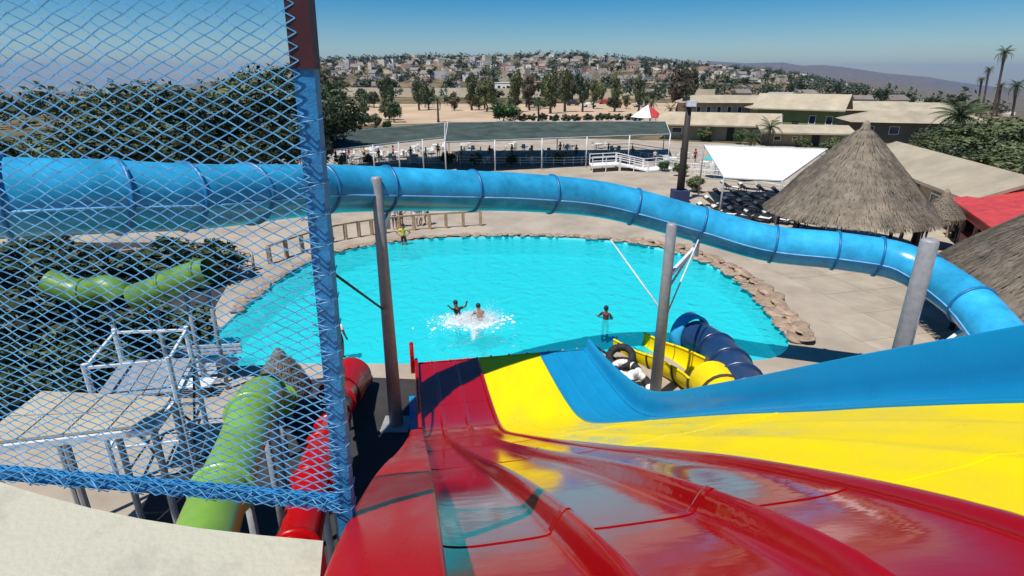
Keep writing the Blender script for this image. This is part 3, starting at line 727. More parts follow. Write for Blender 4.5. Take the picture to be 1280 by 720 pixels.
# row of trees beyond the lot
mid = [(405, 168, 78, 44, 'brown'), (424, 160, 134, 40, 'green'), (396, 160, 120, 30, 'dark'), (455, 146, 122, 16, 'olive'), (487, 150, 116, 26, 'olive'), (493, 153, 126, 22, 'green'), (524, 138, 97, 22, 'tall'), (536, 137, 104, 18, 'dark'), (568, 138, 114, 20, 'brown'),
       (590, 138, 88, 22, 'tall'), (606, 136, 95, 20, 'olive'), (630, 153, 124, 50, 'green'), (644, 140, 86, 24, 'tall'), (662, 138, 92, 22, 'brown'), (688, 142, 86, 28, 'tall'), (706, 140, 84, 24, 'tall'), (728, 140, 96, 18, 'dark'),
       (742, 136, 100, 16, 'olive'), (768, 140, 90, 20, 'tall'), (798, 142, 92, 20, 'tall'), (846, 146, 80, 38, 'brown'), (858, 140, 82, 30, 'tall'), (912, 112, 98, 30, 'dark'), (935, 112, 100, 28, 'dark'), (958, 118, 104, 22, 'olive'), (1060, 150, 128, 26, 'olive'), (1085, 140, 128, 24, 'dark'), (1110, 140, 130, 20, 'olive')]
g = random.Random(21)
for i in range(34):
    px = g.uniform(405, 905); pb = g.uniform(122, 140); mid.append((px, pb, pb - g.uniform(14, 42) * (1 if g.random() < .6 else .6), g.uniform(12, 30), g.choice(['brown', 'olive', 'tall', 'tall', 'dark', 'olive', 'green'])))
for i in range(12): px = 655 + i * 13 + g.uniform(-4, 4); mid.append((px, 152.5 + g.uniform(-1, 1), 147 + g.uniform(-1, 1), 15, 'dark'))
for i in range(10): px = 400 + i * 9 + g.uniform(-4, 4); mid.append((px, 160 + g.uniform(-6, 2), 146 + g.uniform(-8, 4), 16, g.choice(['green', 'olive'])))
kn = dict(brown='brownish dry eucalyptus', green='bright green leafy tree', dark='dark dense tree', olive='olive green tree', tall='tall thin olive eucalyptus')
for px, pb, pt, w, kd in mid:
    p = PZ(px, pb, 0); k = (p - Vector((0, 0, CAMZ))).dot(Vector((0, CP, -SP))) / FOC; top = PF(px, pt, p.y)
    tree('lot_tree', kn[kd] + ' standing beyond the park around the sandy lot', p.x, p.y, max(top.z, 2), w * k, kd, group='trees around the sandy lot', low=.02 if kd == 'green' or pb - pt < 12 else random.uniform(.05, .2))
for i, (px, py, w) in enumerate([(428, 208, 1.6), (560, 207, 1.8), (596, 206, 1.5), (640, 207, 1.4), (700, 206, 1.6), (850, 220, 1.6), (870, 240, 1.5), (930, 226, 1.4), (462, 206, 1.4), (830, 214, 1.3), (1040, 196, 2.5), (1060, 190, 2.5), (1000, 190, 2.2), (925, 180, 2.2), (880, 176, 2.2)]):
    p = PZ(px, py, 0); tree('terrace_shrub', 'low rounded green shrub planted on the park terrace', p.x, p.y, w, w * 1.3, 'green' if i % 2 else 'olive', group='shrubs on the terrace', low=.02)
for px, pb, pt in [(548, 153, 118), (673, 152, 122), (812, 158, 122), (836, 160, 130)]:
    p = PZ(px, pb, 0); h = PF(px, pt, p.y).z; palm('small dark palm at the edge of the sandy lot', p.x, p.y, h * .8, h * .42, group='small palms by the lot', nf=14, r=.22)
p = PZ(959, 184, 0); palm('young palm with a bushy head next to the white sail', p.x, p.y, 2.8, 2.6, nf=22)
p = PZ(938, 184, 0); palm('squat green palm beside the white sail', p.x, p.y, 1.4, 2.4, nf=22)
p = PZ(1186, 200, 0); palm('bushy fan palm in front of the long pale roof', p.x, p.y, 5.2, 4.0, nf=34, r=.3)
p = PZ(1165, 215, 0); palm('low palm tuft behind the large palapa', p.x, p.y, 1.2, 2.0, nf=16)
for i, (px, pt, fw, h) in enumerate([(1256, 66, 105, 15.5), (1236, 88, 125, 15), (1227, 100, 130, 14), (1271, 108, 95, 11), (1251, 108, 110, 11)]):
    p = PF(px, pt, fw); palm('tall slender fan palm rising above the leafy grove', p.x + 1.2, p.y, p.z + 3, 1.9 if i in (0, 3) else 1.3, z=-3, lean=(-1.2, 0), nf=26, r=.2, group='tall palms above the grove')
for i, (px, pt, fw, w) in enumerate([(1212, 152, 70, 12), (1240, 148, 66, 13), (1275, 152, 62, 13), (1300, 150, 56, 12), (1225, 178, 58, 9), (1262, 185, 52, 10), (1288, 190, 46, 9)]):
    p = PF(px, pt, fw); tree('grove_tree', 'large leafy olive tree in the grove behind the red kiosk', p.x, p.y, p.z, w, 'olive_big' if i % 4 else 'dark_big', group='grove behind the kiosk', low=.08)

# ------------------------------------------------------------------ town on the hill and in the valley
HM = {}
for m in ('house_white', 'house_tan', 'house_grey', 'house_rose', 'house_sand'):
    for var in range(2):
        b = MB(); h = .42 if var else .62
        b.box((0, 0, h / 2), (1, .8, h)); b.box((0, 0, h + .02), (1.06, .86, .05), mi=1)
        if var: b.add([(-.53, -.43, h + .05), (.53, -.43, h + .05), (.53, .43, h + .05), (-.53, .43, h + .05), (-.53, 0, h + .3), (.53, 0, h + .3)], [(0, 1, 5, 4), (2, 3, 4, 5), (0, 4, 3), (1, 2, 5)], 1)
        for x in (-.28, .22): b.box((x, -.402, h * .55), (.16, .01, h * .3), mi=2)
        b.box((0, -.403, h * .3), (.12, .012, h * .6), mi=2)
        HM[m, var] = b.mesh('far_house', [m, 'roof_far' if var else m, 'glass_dark'])
col_w = {'house_white': 'white', 'house_tan': 'tan', 'house_grey': 'grey', 'house_rose': 'rose coloured', 'house_sand': 'sand coloured'}
spots = []; g = random.Random(5); tries = 0
def spot(az0, az1, r0, r1): az = R(g.uniform(az0, az1)); r = math.sqrt(g.uniform(r0 * r0, r1 * r1)); return r * math.sin(az), r * math.cos(az), r
keys = list(HM)
for i in range(190):
    x, y, r = spot(-19, 14, 330, 820); kk = g.choice(keys); o = link('far_house', HM[kk]); s_ = g.uniform(4.5, 8); o.location = (x, y, ground(x, y) - .5); o.scale = (s_ * g.uniform(.8, 1.5), s_, s_ * g.uniform(.8, 1.3)); o.rotation_euler = (0, 0, g.uniform(-.6, .6))
    tag(o, 'small %s %s house on the far town hill' % (col_w[kk[0]], 'gabled' if kk[1] else 'flat roofed'), 'house', 'houses on the far hill')
for i in range(90):
    x, y, r = spot(14, 38, 260, 900); kk = g.choice(keys); o = link('far_house', HM[kk]); s_ = g.uniform(4.5, 8.5); o.location = (x, y, ground(x, y) - .5); o.scale = (s_ * g.uniform(.8, 1.6), s_, s_ * g.uniform(.7, 1.1)); o.rotation_euler = (0, 0, g.uniform(-.6, .6))
    tag(o, 'small %s %s house in the valley town' % (col_w[kk[0]], 'gabled' if kk[1] else 'flat roofed'), 'house', 'houses in the valley town')
def far_mass(n, az0, az1, r0, r1, name, label, houses):
    if houses:
        b = MB()
        for i in range(n):
            x, y, r = spot(az0, az1, r0, r1); s_ = g.uniform(3.5, 7) * (1 + r / 3000); h = s_ * g.uniform(.4, .8); b.box((x, y, ground(x, y) + h / 2 - 1), (s_ * g.uniform(.8, 1.6), s_, h + 1), g.uniform(-.6, .6), mi=g.randrange(5))
        return tag(b.build(name, ['house_white', 'house_tan', 'house_grey', 'house_rose', 'house_sand']), label, 'houses', kind='stuff')
    V, Fc = [], []
    base = [[tuple(v.co) for v in CR[k][0].vertices] for k in ('dark_small', 'olive_small')]
    for i in range(n):
        x, y, r = spot(az0, az1, r0, r1); h = g.uniform(3.0, 6.5); z = ground(x, y); o = len(V); bb = base[i % 2]; st = 4 * g.randrange(0, 40); w = h * g.uniform(.7, 1.2)
        sub = bb[st:st + 4 * 120]
        V += [(x + v[0] * w, y + v[1] * w, z + h * .75 + v[2] * h * .8) for v in sub]; Fc += [(o + q, o + q + 1, o + q + 2, o + q + 3) for q in range(0, len(sub), 4)]
    me = bpy.data.meshes.new(name); me.from_pydata(V, [], Fc); me.materials.append(MATS['leaf_dark']); return tag(link(name, me), label, 'trees', kind='stuff')
far_mass(900, -24, 18, 420, 1150, 'far_town', 'mass of tiny pale houses covering the crest of the far hill', True)
far_mass(900, 13, 40, 450, 2400, 'far_town', 'mass of tiny pale houses spread along the far valley', True)
far_mass(750, -26, 16, 260, 1000, 'far_scrub', 'scattered dark trees and scrub between the houses on the far hill', False)
far_mass(1500, -52, -19, 130, 1300, 'far_scrub', 'hazy wooded slope fading into the distance beyond the dark wood', False)
far_mass(500, -50, -22, 500, 2200, 'far_town', 'mass of tiny pale houses beyond the wooded slope', True)
far_mass(1000, 12, 40, 250, 1500, 'far_scrub', 'scattered dark trees between the houses in the far valley', False)

# ------------------------------------------------------------------ buildings beyond the park
def house(label, c, w, d, h, rz, wall, roof, rise=1.6, over=.6, gable=True, wins=3, door=True, name='house', cat='house'):
    root = thing(name, label, cat, (c[0], c[1], c[2] if len(c) > 2 else 0), rz)
    b = MB().box((0, 0, h / 2), (w, d, h))
    if gable:
        for sx in (-1, 1): b.add([(sx * w / 2, -d / 2, h), (sx * w / 2, d / 2, h), (sx * w / 2, 0, h + rise)], [(0, 1, 2) if sx > 0 else (0, 2, 1)])
    b.build('wall', wall, root)
    W2, D2 = w / 2 + over, d / 2 + over; zz = h - over * rise / (d / 2) * .6
    rb = MB()
    if gable:
        for sy in (-1, 1):
            q = [(-W2, sy * D2, zz + .03), (W2, sy * D2, zz + .03), (W2, 0, h + rise + .06), (-W2, 0, h + rise + .06)]; q2 = [(x, y, z + .22) for x, y, z in q]
            rb.add(q + q2, [(0, 1, 2, 3), (7, 6, 5, 4), (0, 4, 5, 1), (1, 5, 6, 2), (2, 6, 7, 3), (3, 7, 4, 0)])
    else:
        q = [(-W2, -D2, zz), (W2, -D2, zz), (W2, D2, zz), (-W2, D2, zz)]; k = min(w, d) * .5
        top = [(-W2 + k, 0, h + rise), (W2 - k, 0, h + rise)]
        rb.add(q + top, [(0, 1, 5, 4), (1, 2, 5), (2, 3, 4, 5), (3, 0, 4), (3, 2, 1, 0)])
    rb.build('roof', roof, root)
    for i in range(wins):
        x = -w / 2 + w * (i + .5) / wins
        if door and i == wins // 2:
            o = MB().box((x, -d / 2 - .02, 1.05), (1.1, .06, 2.1)).build('door', 'dark_wood', root); continue
        o = MB().box((x, -d / 2 - .03, h * .56), (w / wins * .38, .05, h * .34)).build('window', 'glass_dark', root)
        fw_, fh_ = w / wins * .38, h * .34; f_ = MB()
        for s in (-1, 1): f_.box((x + s * fw_ / 2, -d / 2 - .05, h * .56), (.1, .1, fh_ + .1)); f_.box((x, -d / 2 - .052, h * .56 + s * fh_ / 2), (fw_ - .1, .1, .1))
        f_.build('frame', 'white_paint', o)
    return root
def at0(px, py): p = PZ(px, py, 0); return (p.x, p.y)
c = at0(1000, 166); house('long green walled house with a pale gabled roof', (c[0] + 1, c[1] + 3), 14, 8, 4.4, R(-36), 'green_wall', 'pale_roof', 2.2, 1.0, wins=5)
c = at0(905, 148); house('long tan building with dark openings under a pale roof', (c[0], c[1]), 22, 8, 4.2, R(-6), 'tan_wall', 'pale_roof', 1.4, 1.2, gable=False, wins=9, door=False)
c = at0(960, 152); house('low tan annexe with a flat hipped roof beside the long tan building', (c[0] + 3, c[1]), 13, 8, 3.2, R(-8), 'tan_wall', 'pale_roof', 1.2, 1.2, gable=False, wins=4)
c = at0(905, 174); house('wide shed with an ochre roof behind the lamp pole', (c[0] - 1, c[1] + 1), 17, 6, 2.6, R(-20), 'tan_wall', 'tile_roof', 1.4, 1.2, wins=4, name='shed', cat='shed')
c = at0(1010, 182); house('broad low hall with a sunlit tan roof behind the white sail', (c[0], c[1] + 3), 11, 7, 1.9, R(-12), 'tan_wall', 'pale_roof', .7, 1.2, wins=4, name='hall', cat='building')
for i, (px, py, w, h, lab) in enumerate([(1120, 158, 20, 3.6, 'brown walled house with a flat tan roof, farther of the pair by the fan palm'), (1135, 176, 18, 3.4, 'brown walled house with a stepped tan roof, nearer of the pair by the fan palm'), (1085, 152, 12, 3, 'small pale roofed house between the green house and the brown pair')]):
    c = at0(px, py); house(lab, (c[0], c[1]), w, 8, h, R(-16), 'shaded_brown_wall', 'pale_roof', 1.3, 1.3, gable=(i == 2), wins=5)
a, b_ = PZ(1125, 200, 3.0), PZ(1262, 246, 3.0); m_ = (a + b_) / 2; v_ = b_ - a
house('long low service building with a weathered tan roof behind the red kiosk', (m_.x + 2.2, m_.y + 2.6), v_.length + 4, 5.5, 2.6, math.atan2(v_.y, v_.x), 'tan_wall', 'pale_roof', 1.2, .8, wins=6, name='service_building', cat='building')
# boundary wall beyond the lot, in panels
bw = thing('boundary_wall', 'long cream boundary wall across the far side of the sandy lot', 'wall')
for i in range(15):
    p, q = PZ(428 + i * 31, 121.5 + .15 * i, 0), PZ(428 + (i + 1) * 31, 121.5 + .15 * (i + 1), 0)
    MB().bar((p.x, p.y, 1.5 + ground(p.x, p.y)), (q.x - .15, q.y, 1.5 + ground(q.x, q.y)), .3, 5.5).build('wall_panel', 'cream_wall', bw)
# cars
def car(label, px, py, m, rz, sc_=1.0):
    p = PZ(px, py, 0); root = thing('parked_car', label, 'car', (p.x, p.y, .03), rz); root.scale = (sc_,) * 3
    prof = [(-2.1, .35), (-2.15, .8), (-1.9, .95), (-1.2, 1.0), (-.75, 1.42), (.75, 1.45), (1.35, 1.0), (2.05, .85), (2.15, .5), (2.1, .35)]
    b = MB(); k = len(prof); vs_ = [(x, s * (.85 if z < 1.2 else .68), z) for s in (-1, 1) for x, z in prof]
    b.add(vs_, [tuple(range(k)), tuple(range(2 * k - 1, k - 1, -1))] + [(i, k + i, k + (i + 1) % k, (i + 1) % k) for i in range(k)]); b.build('body', m, root)
    for s in (-1, 1):
        MB().add([(-1.05, s * .80, 1.04), (1.15, s * .80, 1.04), (.66, s * .71, 1.36), (-.7, s * .71, 1.36)], [(0, 1, 2, 3)]).build('side_window', 'glass_dark', root)
        for x in (-1.35, 1.35): MB().cyl((x, s * .70, .32), (x, s * .90, .32), .32, .32, 14).build('wheel', 'tyre', root)
for lab, px, py, m, rz in [('white parked car by the trees of the lot', 737, 134, 'car_white', .2), ('dark parked car next to the white car on the lot', 716, 132, 'car_dark', .3), ('orange parked car on the sandy lot', 781, 131, 'car_orange', .1),
                           ('silver parked car near the orange car', 800, 134, 'car_silver', .2), ('red parked car in front of the boundary wall', 690, 129, 'car_red', 0), ('dark red parked car under the eucalyptus trees', 756, 130, 'car_red', .2), ('small white van parked near the leafy bush', 450, 150, 'car_white', .4)]:
    car(lab, px, py, m, rz, 1.15)

# ------------------------------------------------------------------ shade net canopies, terrace furniture
def canopy(label, px, zt, posts, m='shade_net', name='shade_canopy'):
    root = thing(name, label, 'canopy'); pts = [PZ(x, y, z) for (x, y), z in zip(px, zt)]
    b = MB(); N = 10
    def S_(u, v): return (pts[0] * (1 - u) + pts[1] * u) * (1 - v) + (pts[3] * (1 - u) + pts[2] * u) * v - Vector((0, 0, .5 * math.sin(math.pi * u) * math.sin(math.pi * v)))
    vs_ = [S_(i / N, j / N) + Vector((0, 0, dz)) for dz in (0, -.05) for i in range(N + 1) for j in range(N + 1)]; o = (N + 1) ** 2
    fs_ = []
    for i in range(N):
        for j in range(N):
            q = (i * (N + 1) + j, (i + 1) * (N + 1) + j, (i + 1) * (N + 1) + j + 1, i * (N + 1) + j + 1); fs_ += [q, tuple(o + k for k in reversed(q))]
    b.add(vs_, fs_); b.build('canopy_sheet', m, root, True)
    for u, v in posts:
        p = S_(u, v); MB().cyl((p.x, p.y, 0), (p.x, p.y, p.z + .1), .07, .07, 8).build('post', 'steel_grey' if m == 'sail_cloth' else 'steel_light', root, True)
    eb = MB()
    for u0, v0, u1, v1 in ((0, 0, 1, 0), (0, 1, 1, 1), (0, 0, 0, 1), (1, 0, 1, 1)): eb.bar(S_(u0, v0) + Vector((0, 0, .06)), S_(u1, v1) + Vector((0, 0, .06)), .08, .08)
    eb.build('edge_beam', 'steel_light', root); return root
PP = [(0.0, 0), (.2, 0), (.4, 0), (.6, 0), (.8, 0), (1, 0), (0, 1), (.5, 1), (1, 1)]
canopy('wide dark green shade net canopy over the picnic terrace', [(556, 178), (838, 168), (832, 152), (560, 153)], [3.4, 3.4, 4.0, 4.0], PP)
canopy('sloping grey green shade canopy next to the wide shade net', [(396, 190), (556, 172), (556, 154), (396, 168)], [3.2, 3.6, 4.2, 3.8], PP[:-3] + [(0, 1), (1, 1)])
# red and white tent
p = PZ(808, 160, 0); tent = thing('party_tent', 'small pointed tent with red and white panels', 'tent', (p.x, p.y, 0))
for k in range(8):
    a0, a1 = 2 * math.pi * k / 8, 2 * math.pi * (k + 1) / 8; r_ = 3.4
    q = [Vector((r_ * math.cos(a0), r_ * math.sin(a0), 2.2)), Vector((r_ * math.cos(a1), r_ * math.sin(a1), 2.2)), Vector((0, 0, 4.6))]
    MB().add(q + [Vector(v) - Vector((0, 0, .03)) for v in q], [(0, 1, 2), (5, 4, 3), (0, 3, 4, 1)]).build('tent_panel', 'white_paint' if k in (4, 5) else 'red_paint', tent)
    MB().cyl((r_ * .97 * math.cos(a0), r_ * .97 * math.sin(a0), 0), (r_ * .97 * math.cos(a0), r_ * .97 * math.sin(a0), 2.22), .05, .05, 6).build('pole', 'steel_light', tent)
# chairs & tables
def make_chair(m):
    root = thing('terrace_chair', 'white plastic chair at the picnic tables of the terrace', 'chair', (0, 0, -50), 0, 'chairs under the canopies')
    MB().box((0, 0, .44), (.5, .48, .05)).build('seat', m, root); MB().box((0, .24, .70), (.48, .05, .5)).build('backrest', m, root)
    for sx in (-.21, .21):
        for sy in (-.2, .2): MB().bar((sx, sy, 0), (sx * .9, sy * .9, .42), .05).build('leg', m, root)
    return root
ch = make_chair('white_paint'); tb_ = thing('terrace_table', 'white round picnic table on the terrace', 'table', (0, 0, 0), 0, 'tables under the canopies')
MB().cyl((0, 0, .70), (0, 0, .75), .55, .55, 20).build('table_top', 'white_paint', tb_); MB().cyl((0, 0, 0), (0, 0, .70), .05, .05, 8).build('stem', 'steel_light', tb_); MB().cyl((0, 0, 0), (0, 0, .04), .3, .3, 14).build('base', 'steel_light', tb_)
first = True
for i, (px, py) in enumerate([(415, 203), (432, 197), (450, 205), (468, 198), (488, 203), (508, 196), (522, 204), (540, 199), (556, 204), (440, 188), (475, 190), (520, 189), (590, 192), (620, 196), (655, 190), (690, 195), (715, 189), (605, 203), (670, 203), (425, 205), (460, 193), (495, 197), (535, 193), (570, 197), (735, 197), (748, 186), (770, 192), (840, 205), (856, 198), (640, 186), (880, 210), (900, 214), (585, 185), (480, 184), (420, 192), (545, 187), (512, 204)]):
    p = PZ(px, py, 0)
    tt = tb_ if first else copy_tree(tb_); tt.location = (p.x, p.y, 0)
    for k in range(3):
        a = random.uniform(0, 6.28); cc = ch if first and k == 0 else copy_tree(ch); cc.location = (p.x + 1.0 * math.cos(a), p.y + 1.0 * math.sin(a), 0); cc.rotation_euler = (0, 0, a - math.pi / 2)
    first = False
# white boardwalk with railings
bd = thing('white_boardwalk', 'raised white boardwalk with ramp and white railings', 'walkway')
def pl(px, py, z): return PZ(px, py, z)
A_, B2, C_, D_ = pl(740, 208, .7), pl(775, 206, .7), pl(810, 214, .1), pl(842, 211, .1)
dv = Vector((0, 2.6, 0))
for a, b_, zt in ((A_, B2, 1), (B2, C_, 1), (C_, D_, 1)):
    n_ = 5
    for i in range(n_):
        p, q = a.lerp(b_, i / n_), a.lerp(b_, (i + .96) / n_)
        MB().add([p, q, q + dv, p + dv] + [v - Vector((0, 0, .08)) for v in (p, q, q + dv, p + dv)], [(0, 1, 2, 3), (7, 6, 5, 4), (0, 4, 5, 1), (1, 5, 6, 2), (2, 6, 7, 3), (3, 7, 4, 0)]).build('deck_board', 'white_paint', bd)
    for off in (Vector((0, .05, 0)), dv):
        for h in (.55, 1.0): MB().bar(a + off + Vector((0, 0, h)), b_ + off + Vector((0, 0, h)), .08, .08).build('rail', 'white_paint', bd)
        for u in (0.02, .5, .98): p = a.lerp(b_, u) + off; MB().cyl((p.x, p.y, 0), (p.x, p.y, p.z + 1.05), .05, .05, 8).build('post', 'white_paint', bd)
# long white terrace rails
for lab, pts in (('white two-bar railing behind the sun loungers', [(868, 222), (905, 226), (945, 232), (985, 240)]), ('white railing between the boardwalk and the lamp pole', [(745, 190), (790, 188), (835, 196)])):
    rl = thing('terrace_railing', lab, 'railing'); q = [PZ(x, y, 0) for x, y in pts]
    for a, b_ in zip(q[:-1], q[1:]):
        for h in (.5, .95): MB().bar(a + Vector((0, 0, h)), b_ + Vector((0, 0, h)), .07, .07).build('rail', 'white_paint', rl)
    for a in q: MB().cyl(a, a + Vector((0, 0, 1.0)), .05, .05, 8).build('post', 'white_paint', rl)
for lab, pts in (('white railing in front of the wide shade net', [(575, 206), (620, 207), (665, 207), (705, 207), (738, 206)]), ('white railing along the sloping canopy', [(404, 206), (440, 206), (475, 207), (512, 207), (548, 207)]),
                 ('white stepped railing behind the boardwalk', [(760, 200), (790, 198), (820, 203), (848, 207)]), ('white railing between the lamp pole and the sail', [(846, 214), (872, 216), (898, 219), (925, 224)])):
    rl = thing('terrace_railing', lab, 'railing'); q = [PZ(x, y, 0) for x, y in pts]
    for a, b_ in zip(q[:-1], q[1:]):
        for h in (.35, .65, .95): MB().bar(a + Vector((0, 0, h)), b_ + Vector((0, 0, h)), .06, .06).build('rail', 'white_paint', rl)
        for u in (0, .34, .67): p = a.lerp(b_, u); MB().cyl(p, p + Vector((0, 0, 1.0)), .04, .04, 8).build('post', 'white_paint', rl)
p = PZ(893, 222, 0); pu = thing('teal_parasol', 'teal parasol with a white pole under the edge of the sail', 'parasol', (p.x, p.y, 0)); mat('teal_cloth', (.03, .42, .42), .8, .08, 2)
MB().cyl((0, 0, 0), (0, 0, 2.5), .04, .04, 8).build('pole', 'white_paint', pu)
for k in range(8):
    a0, a1 = math.pi * k / 4, math.pi * (k + 1) / 4; q = [Vector((1.4 * math.cos(a0), 1.4 * math.sin(a0), 1.95)), Vector((1.4 * math.cos(a1), 1.4 * math.sin(a1), 1.95)), Vector((0, 0, 2.5))]
    MB().add(q + [v - Vector((0, 0, .03)) for v in q], [(0, 1, 2), (5, 4, 3), (0, 3, 4, 1)]).build('canopy_panel', 'teal_cloth', pu)
# wooden railing beyond the pool
wr = thing('wooden_railing', 'brown wooden railing along the far left pool edge', 'railing')
q = catmull([PZ(x, y, 0) for x, y in [(330, 336), (372, 320), (410, 308), (445, 301), (478, 296), (515, 292), (556, 289), (600, 286)]], 4)
for i, a in enumerate(q):
    a = a + Vector((0, .9, 0)); q[i] = a
    if i % 2 == 0: MB().box((a.x, a.y, .5), (.2, .2, 1.0)).build('baluster', 'wood_rail', wr)
for a, b_ in zip(q[:-1], q[1:]): MB().bar(a + Vector((0, 0, 1.05)), b_ + Vector((0, 0, 1.05)), .16, .10).build('top_rail', 'wood_rail', wr)
sr_ = thing('log_railing', 'grey log railing running below the tube slide towards the pool', 'railing')
q = catmull([PZ(x, y, 0) for x, y in [(40, 352), (120, 338), (200, 330), (270, 328), (318, 338)]], 3)
for i, a in enumerate(q):
    MB().cyl(a, a + Vector((0, 0, 1.05)), .09, .08, 8).build('post', 'wood_rail', sr_, True)
    if i: 
        for h in (.5, .95): MB().cyl(q[i - 1] + Vector((0, 0, h)), a + Vector((0, 0, h)), .06, .06, 8).build('log_rail', 'wood_rail', sr_, True)
# lamp pole
p = PF(861, 135, 48); lp = thing('lamp_pole', 'dark wooden pole with a floodlight head beside the sail', 'lamp pole', (p.x, p.y, 0))
MB().tube([(0, 0, 0), (0, 0, 4), (0, 0, p.z)], [.34, .28, .22], 10).build('pole', 'dark_wood', lp, True)
MB().box((.1, -.2, p.z + .35), (.7, .5, .45)).build('lamp_head', 'steel_light', lp); MB().box((-.25, .1, p.z + .7), (.5, .4, .35)).build('lamp_head', 'dark_wood', lp); MB().box((0, 0, p.z + .1), (1.0, .2, .12)).build('cross_arm', 'dark_wood', lp)
MB().box((0, 0, .5), (1.3, 1.3, 1.0)).build('base_block', 'cloth_navy', lp)
# sail
canopy('large taut white shade sail over the terrace', [(905, 223), (978, 227), (1034, 187), (880, 182)], [3.1, 3.1, 4.0, 4.3], [(0, 0), (1, 0), (1, 1), (0, 1)], 'sail_cloth', 'shade_sail')
# sun loungers
def make_lounger():
    root = thing('sun_lounger', 'black sun lounger with a white pillow and towel', 'sun lounger', (0, 0, 0), 0, 'sun loungers beside the palapa')
    MB().box((0, -.35, .32), (.68, 1.3, .06)).build('seat', 'dark_cloth', root)
    MB().add([(-.34, .3, .30), (.34, .3, .30), (.34, .95, .66), (-.34, .95, .66), (-.34, .3, .36), (.34, .3, .36), (.34, .93, .73), (-.34, .93, .73)], [(3, 2, 1, 0), (4, 5, 6, 7), (0, 1, 5, 4), (1, 2, 6, 5), (2, 3, 7, 6), (3, 0, 4, 7)]).build('backrest', 'dark_cloth', root)
    MB().box((0, -.58, .365), (.64, .8, .02)).build('towel', 'cloth_white', root)
    MB().box((0, .80, .70), (.5, .26, .10), M=Matrix.Rotation(.5, 3, 'X')).build('pillow', 'cloth_white', root)
    for sx in (-.3, .3):
        for sy in (-.9, .25): MB().box((sx, sy, .15), (.05, .05, .3)).build('leg', 'black_steel', root)
    return root
lg = make_lounger(); fst = True
for r_ in range(4):
    for k in range(7):
        p = PZ(884 + k * 21 + r_ * 10, 268 + k * 2.6 - r_ * 10, 0)
        o = lg if fst else copy_tree(lg); fst = False
        o.location = (p.x + random.uniform(-.2, .2), p.y + random.uniform(-.2, .2), .015); o.rotation_euler = (0, 0, R(48) + random.uniform(-.08, .08))
# red kiosk
a, b_ = PZ(1196, 250, 2.5), PZ(1262, 296, 2.5); v_ = b_ - a; ang = math.atan2(v_.y, v_.x); m_ = (a + b_) / 2
ki = thing('red_kiosk', 'dark kiosk with a sloping red roof and open front', 'kiosk', (m_.x, m_.y, 0), ang); Lk = v_.length
nrm = 1 if (Vector((-math.sin(ang), math.cos(ang), 0)).x > 0) else -1
MB().box((0, nrm * 3.9, 1.3), (Lk, .12, 2.6)).build('back_wall', 'dark_interior', ki)
for sx in (-1, 1): MB().box((sx * (Lk / 2 - .06), nrm * 2, 1.3), (.12, 3.6, 2.6)).build('side_wall', 'dark_interior', ki)
q = [(-Lk / 2 - .3, -nrm * .3, 2.45), (Lk / 2 + .3, -nrm * .3, 2.45), (Lk / 2 + .3, nrm * 4.4, 3.5), (-Lk / 2 - .3, nrm * 4.4, 3.5)]
npan = 7
for i in range(npan):
    u0, u1 = i / npan, (i + .985) / npan; A1, B1 = Vector(q[0]).lerp(Vector(q[1]), u0), Vector(q[0]).lerp(Vector(q[1]), u1); C1, D1 = Vector(q[3]).lerp(Vector(q[2]), u1), Vector(q[3]).lerp(Vector(q[2]), u0)
    MB().add([A1, B1, C1, D1] + [v + Vector((0, 0, .10)) for v in (A1, B1, C1, D1)], [(3, 2, 1, 0), (4, 5, 6, 7), (0, 1, 5, 4), (1, 2, 6, 5), (2, 3, 7, 6), (3, 0, 4, 7)]).build('roof_panel', 'red_paint', ki)
MB().box((0, -nrm * .2, 2.22), (Lk + .4, .1, .38)).build('fascia', 'red_paint', ki)
for i in range(5): MB().box((-Lk / 2 + Lk * i / 4, 0, 1.1), (.16, .16, 2.2)).build('pillar', 'wood_rail', ki)
MB().box((Lk * .1, nrm * .2, .5), (Lk * .7, .5, 1.0)).build('counter', 'red_paint', ki)

# ------------------------------------------------------------------ structures seen through the mesh
wk = thing('queue_shelter', 'raised shelter with a pale panelled roof and steel frame below the mesh panel', 'shelter')
zr = 3.4; c00, c10, c11, c01 = PZ(-40, 556, zr), PZ(190, 530, zr), PZ(215, 496, zr + .25), PZ(52, 488, zr + .25)
NX, NY = 4, 2
for i in range(NX):
    for j in range(NY):
        def bl(u, v): return (c00 * (1 - u) + c10 * u) * (1 - v) + (c01 * (1 - u) + c11 * u) * v
        u0, u1, v0, v1 = i / NX + .006, (i + 1) / NX - .006, j / NY + .008, (j + 1) / NY - .008; q = [bl(u0, v0), bl(u1, v0), bl(u1, v1), bl(u0, v1)]
        MB().add(q + [v - Vector((0, 0, .06)) for v in q], [(0, 1, 2, 3), (7, 6, 5, 4), (0, 4, 5, 1), (1, 5, 6, 2), (2, 6, 7, 3), (3, 7, 4, 0)]).build('roof_panel', 'pale_roof', wk)
for a, b_ in ((c00, c10), (c01, c11), (c00, c01), (c10, c11)): MB().bar(a - Vector((0, 0, .15)), b_ - Vector((0, 0, .15)), .12, .14).build('beam', 'steel_light', wk)
for u in (0, .5, 1):
    for v in (0, 1): p = bl(u, v); MB().cyl((p.x, p.y, 0), (p.x, p.y, p.z - .2), .07, .07, 8).build('post', 'steel_grey', wk)
st_ = thing('steel_scaffold', 'grey steel stair scaffold with crossing braces next to the green flume', 'scaffold')
base = [PZ(150, 610, 0), PZ(245, 598, 0), PZ(262, 548, 0), PZ(180, 552, 0)]; tops = [Vector((p.x, p.y, 3.6)) for p in base]
for p, q in zip(base, tops): MB().cyl(p, q, .07, .07, 8).build('upright', 'steel_light', st_)
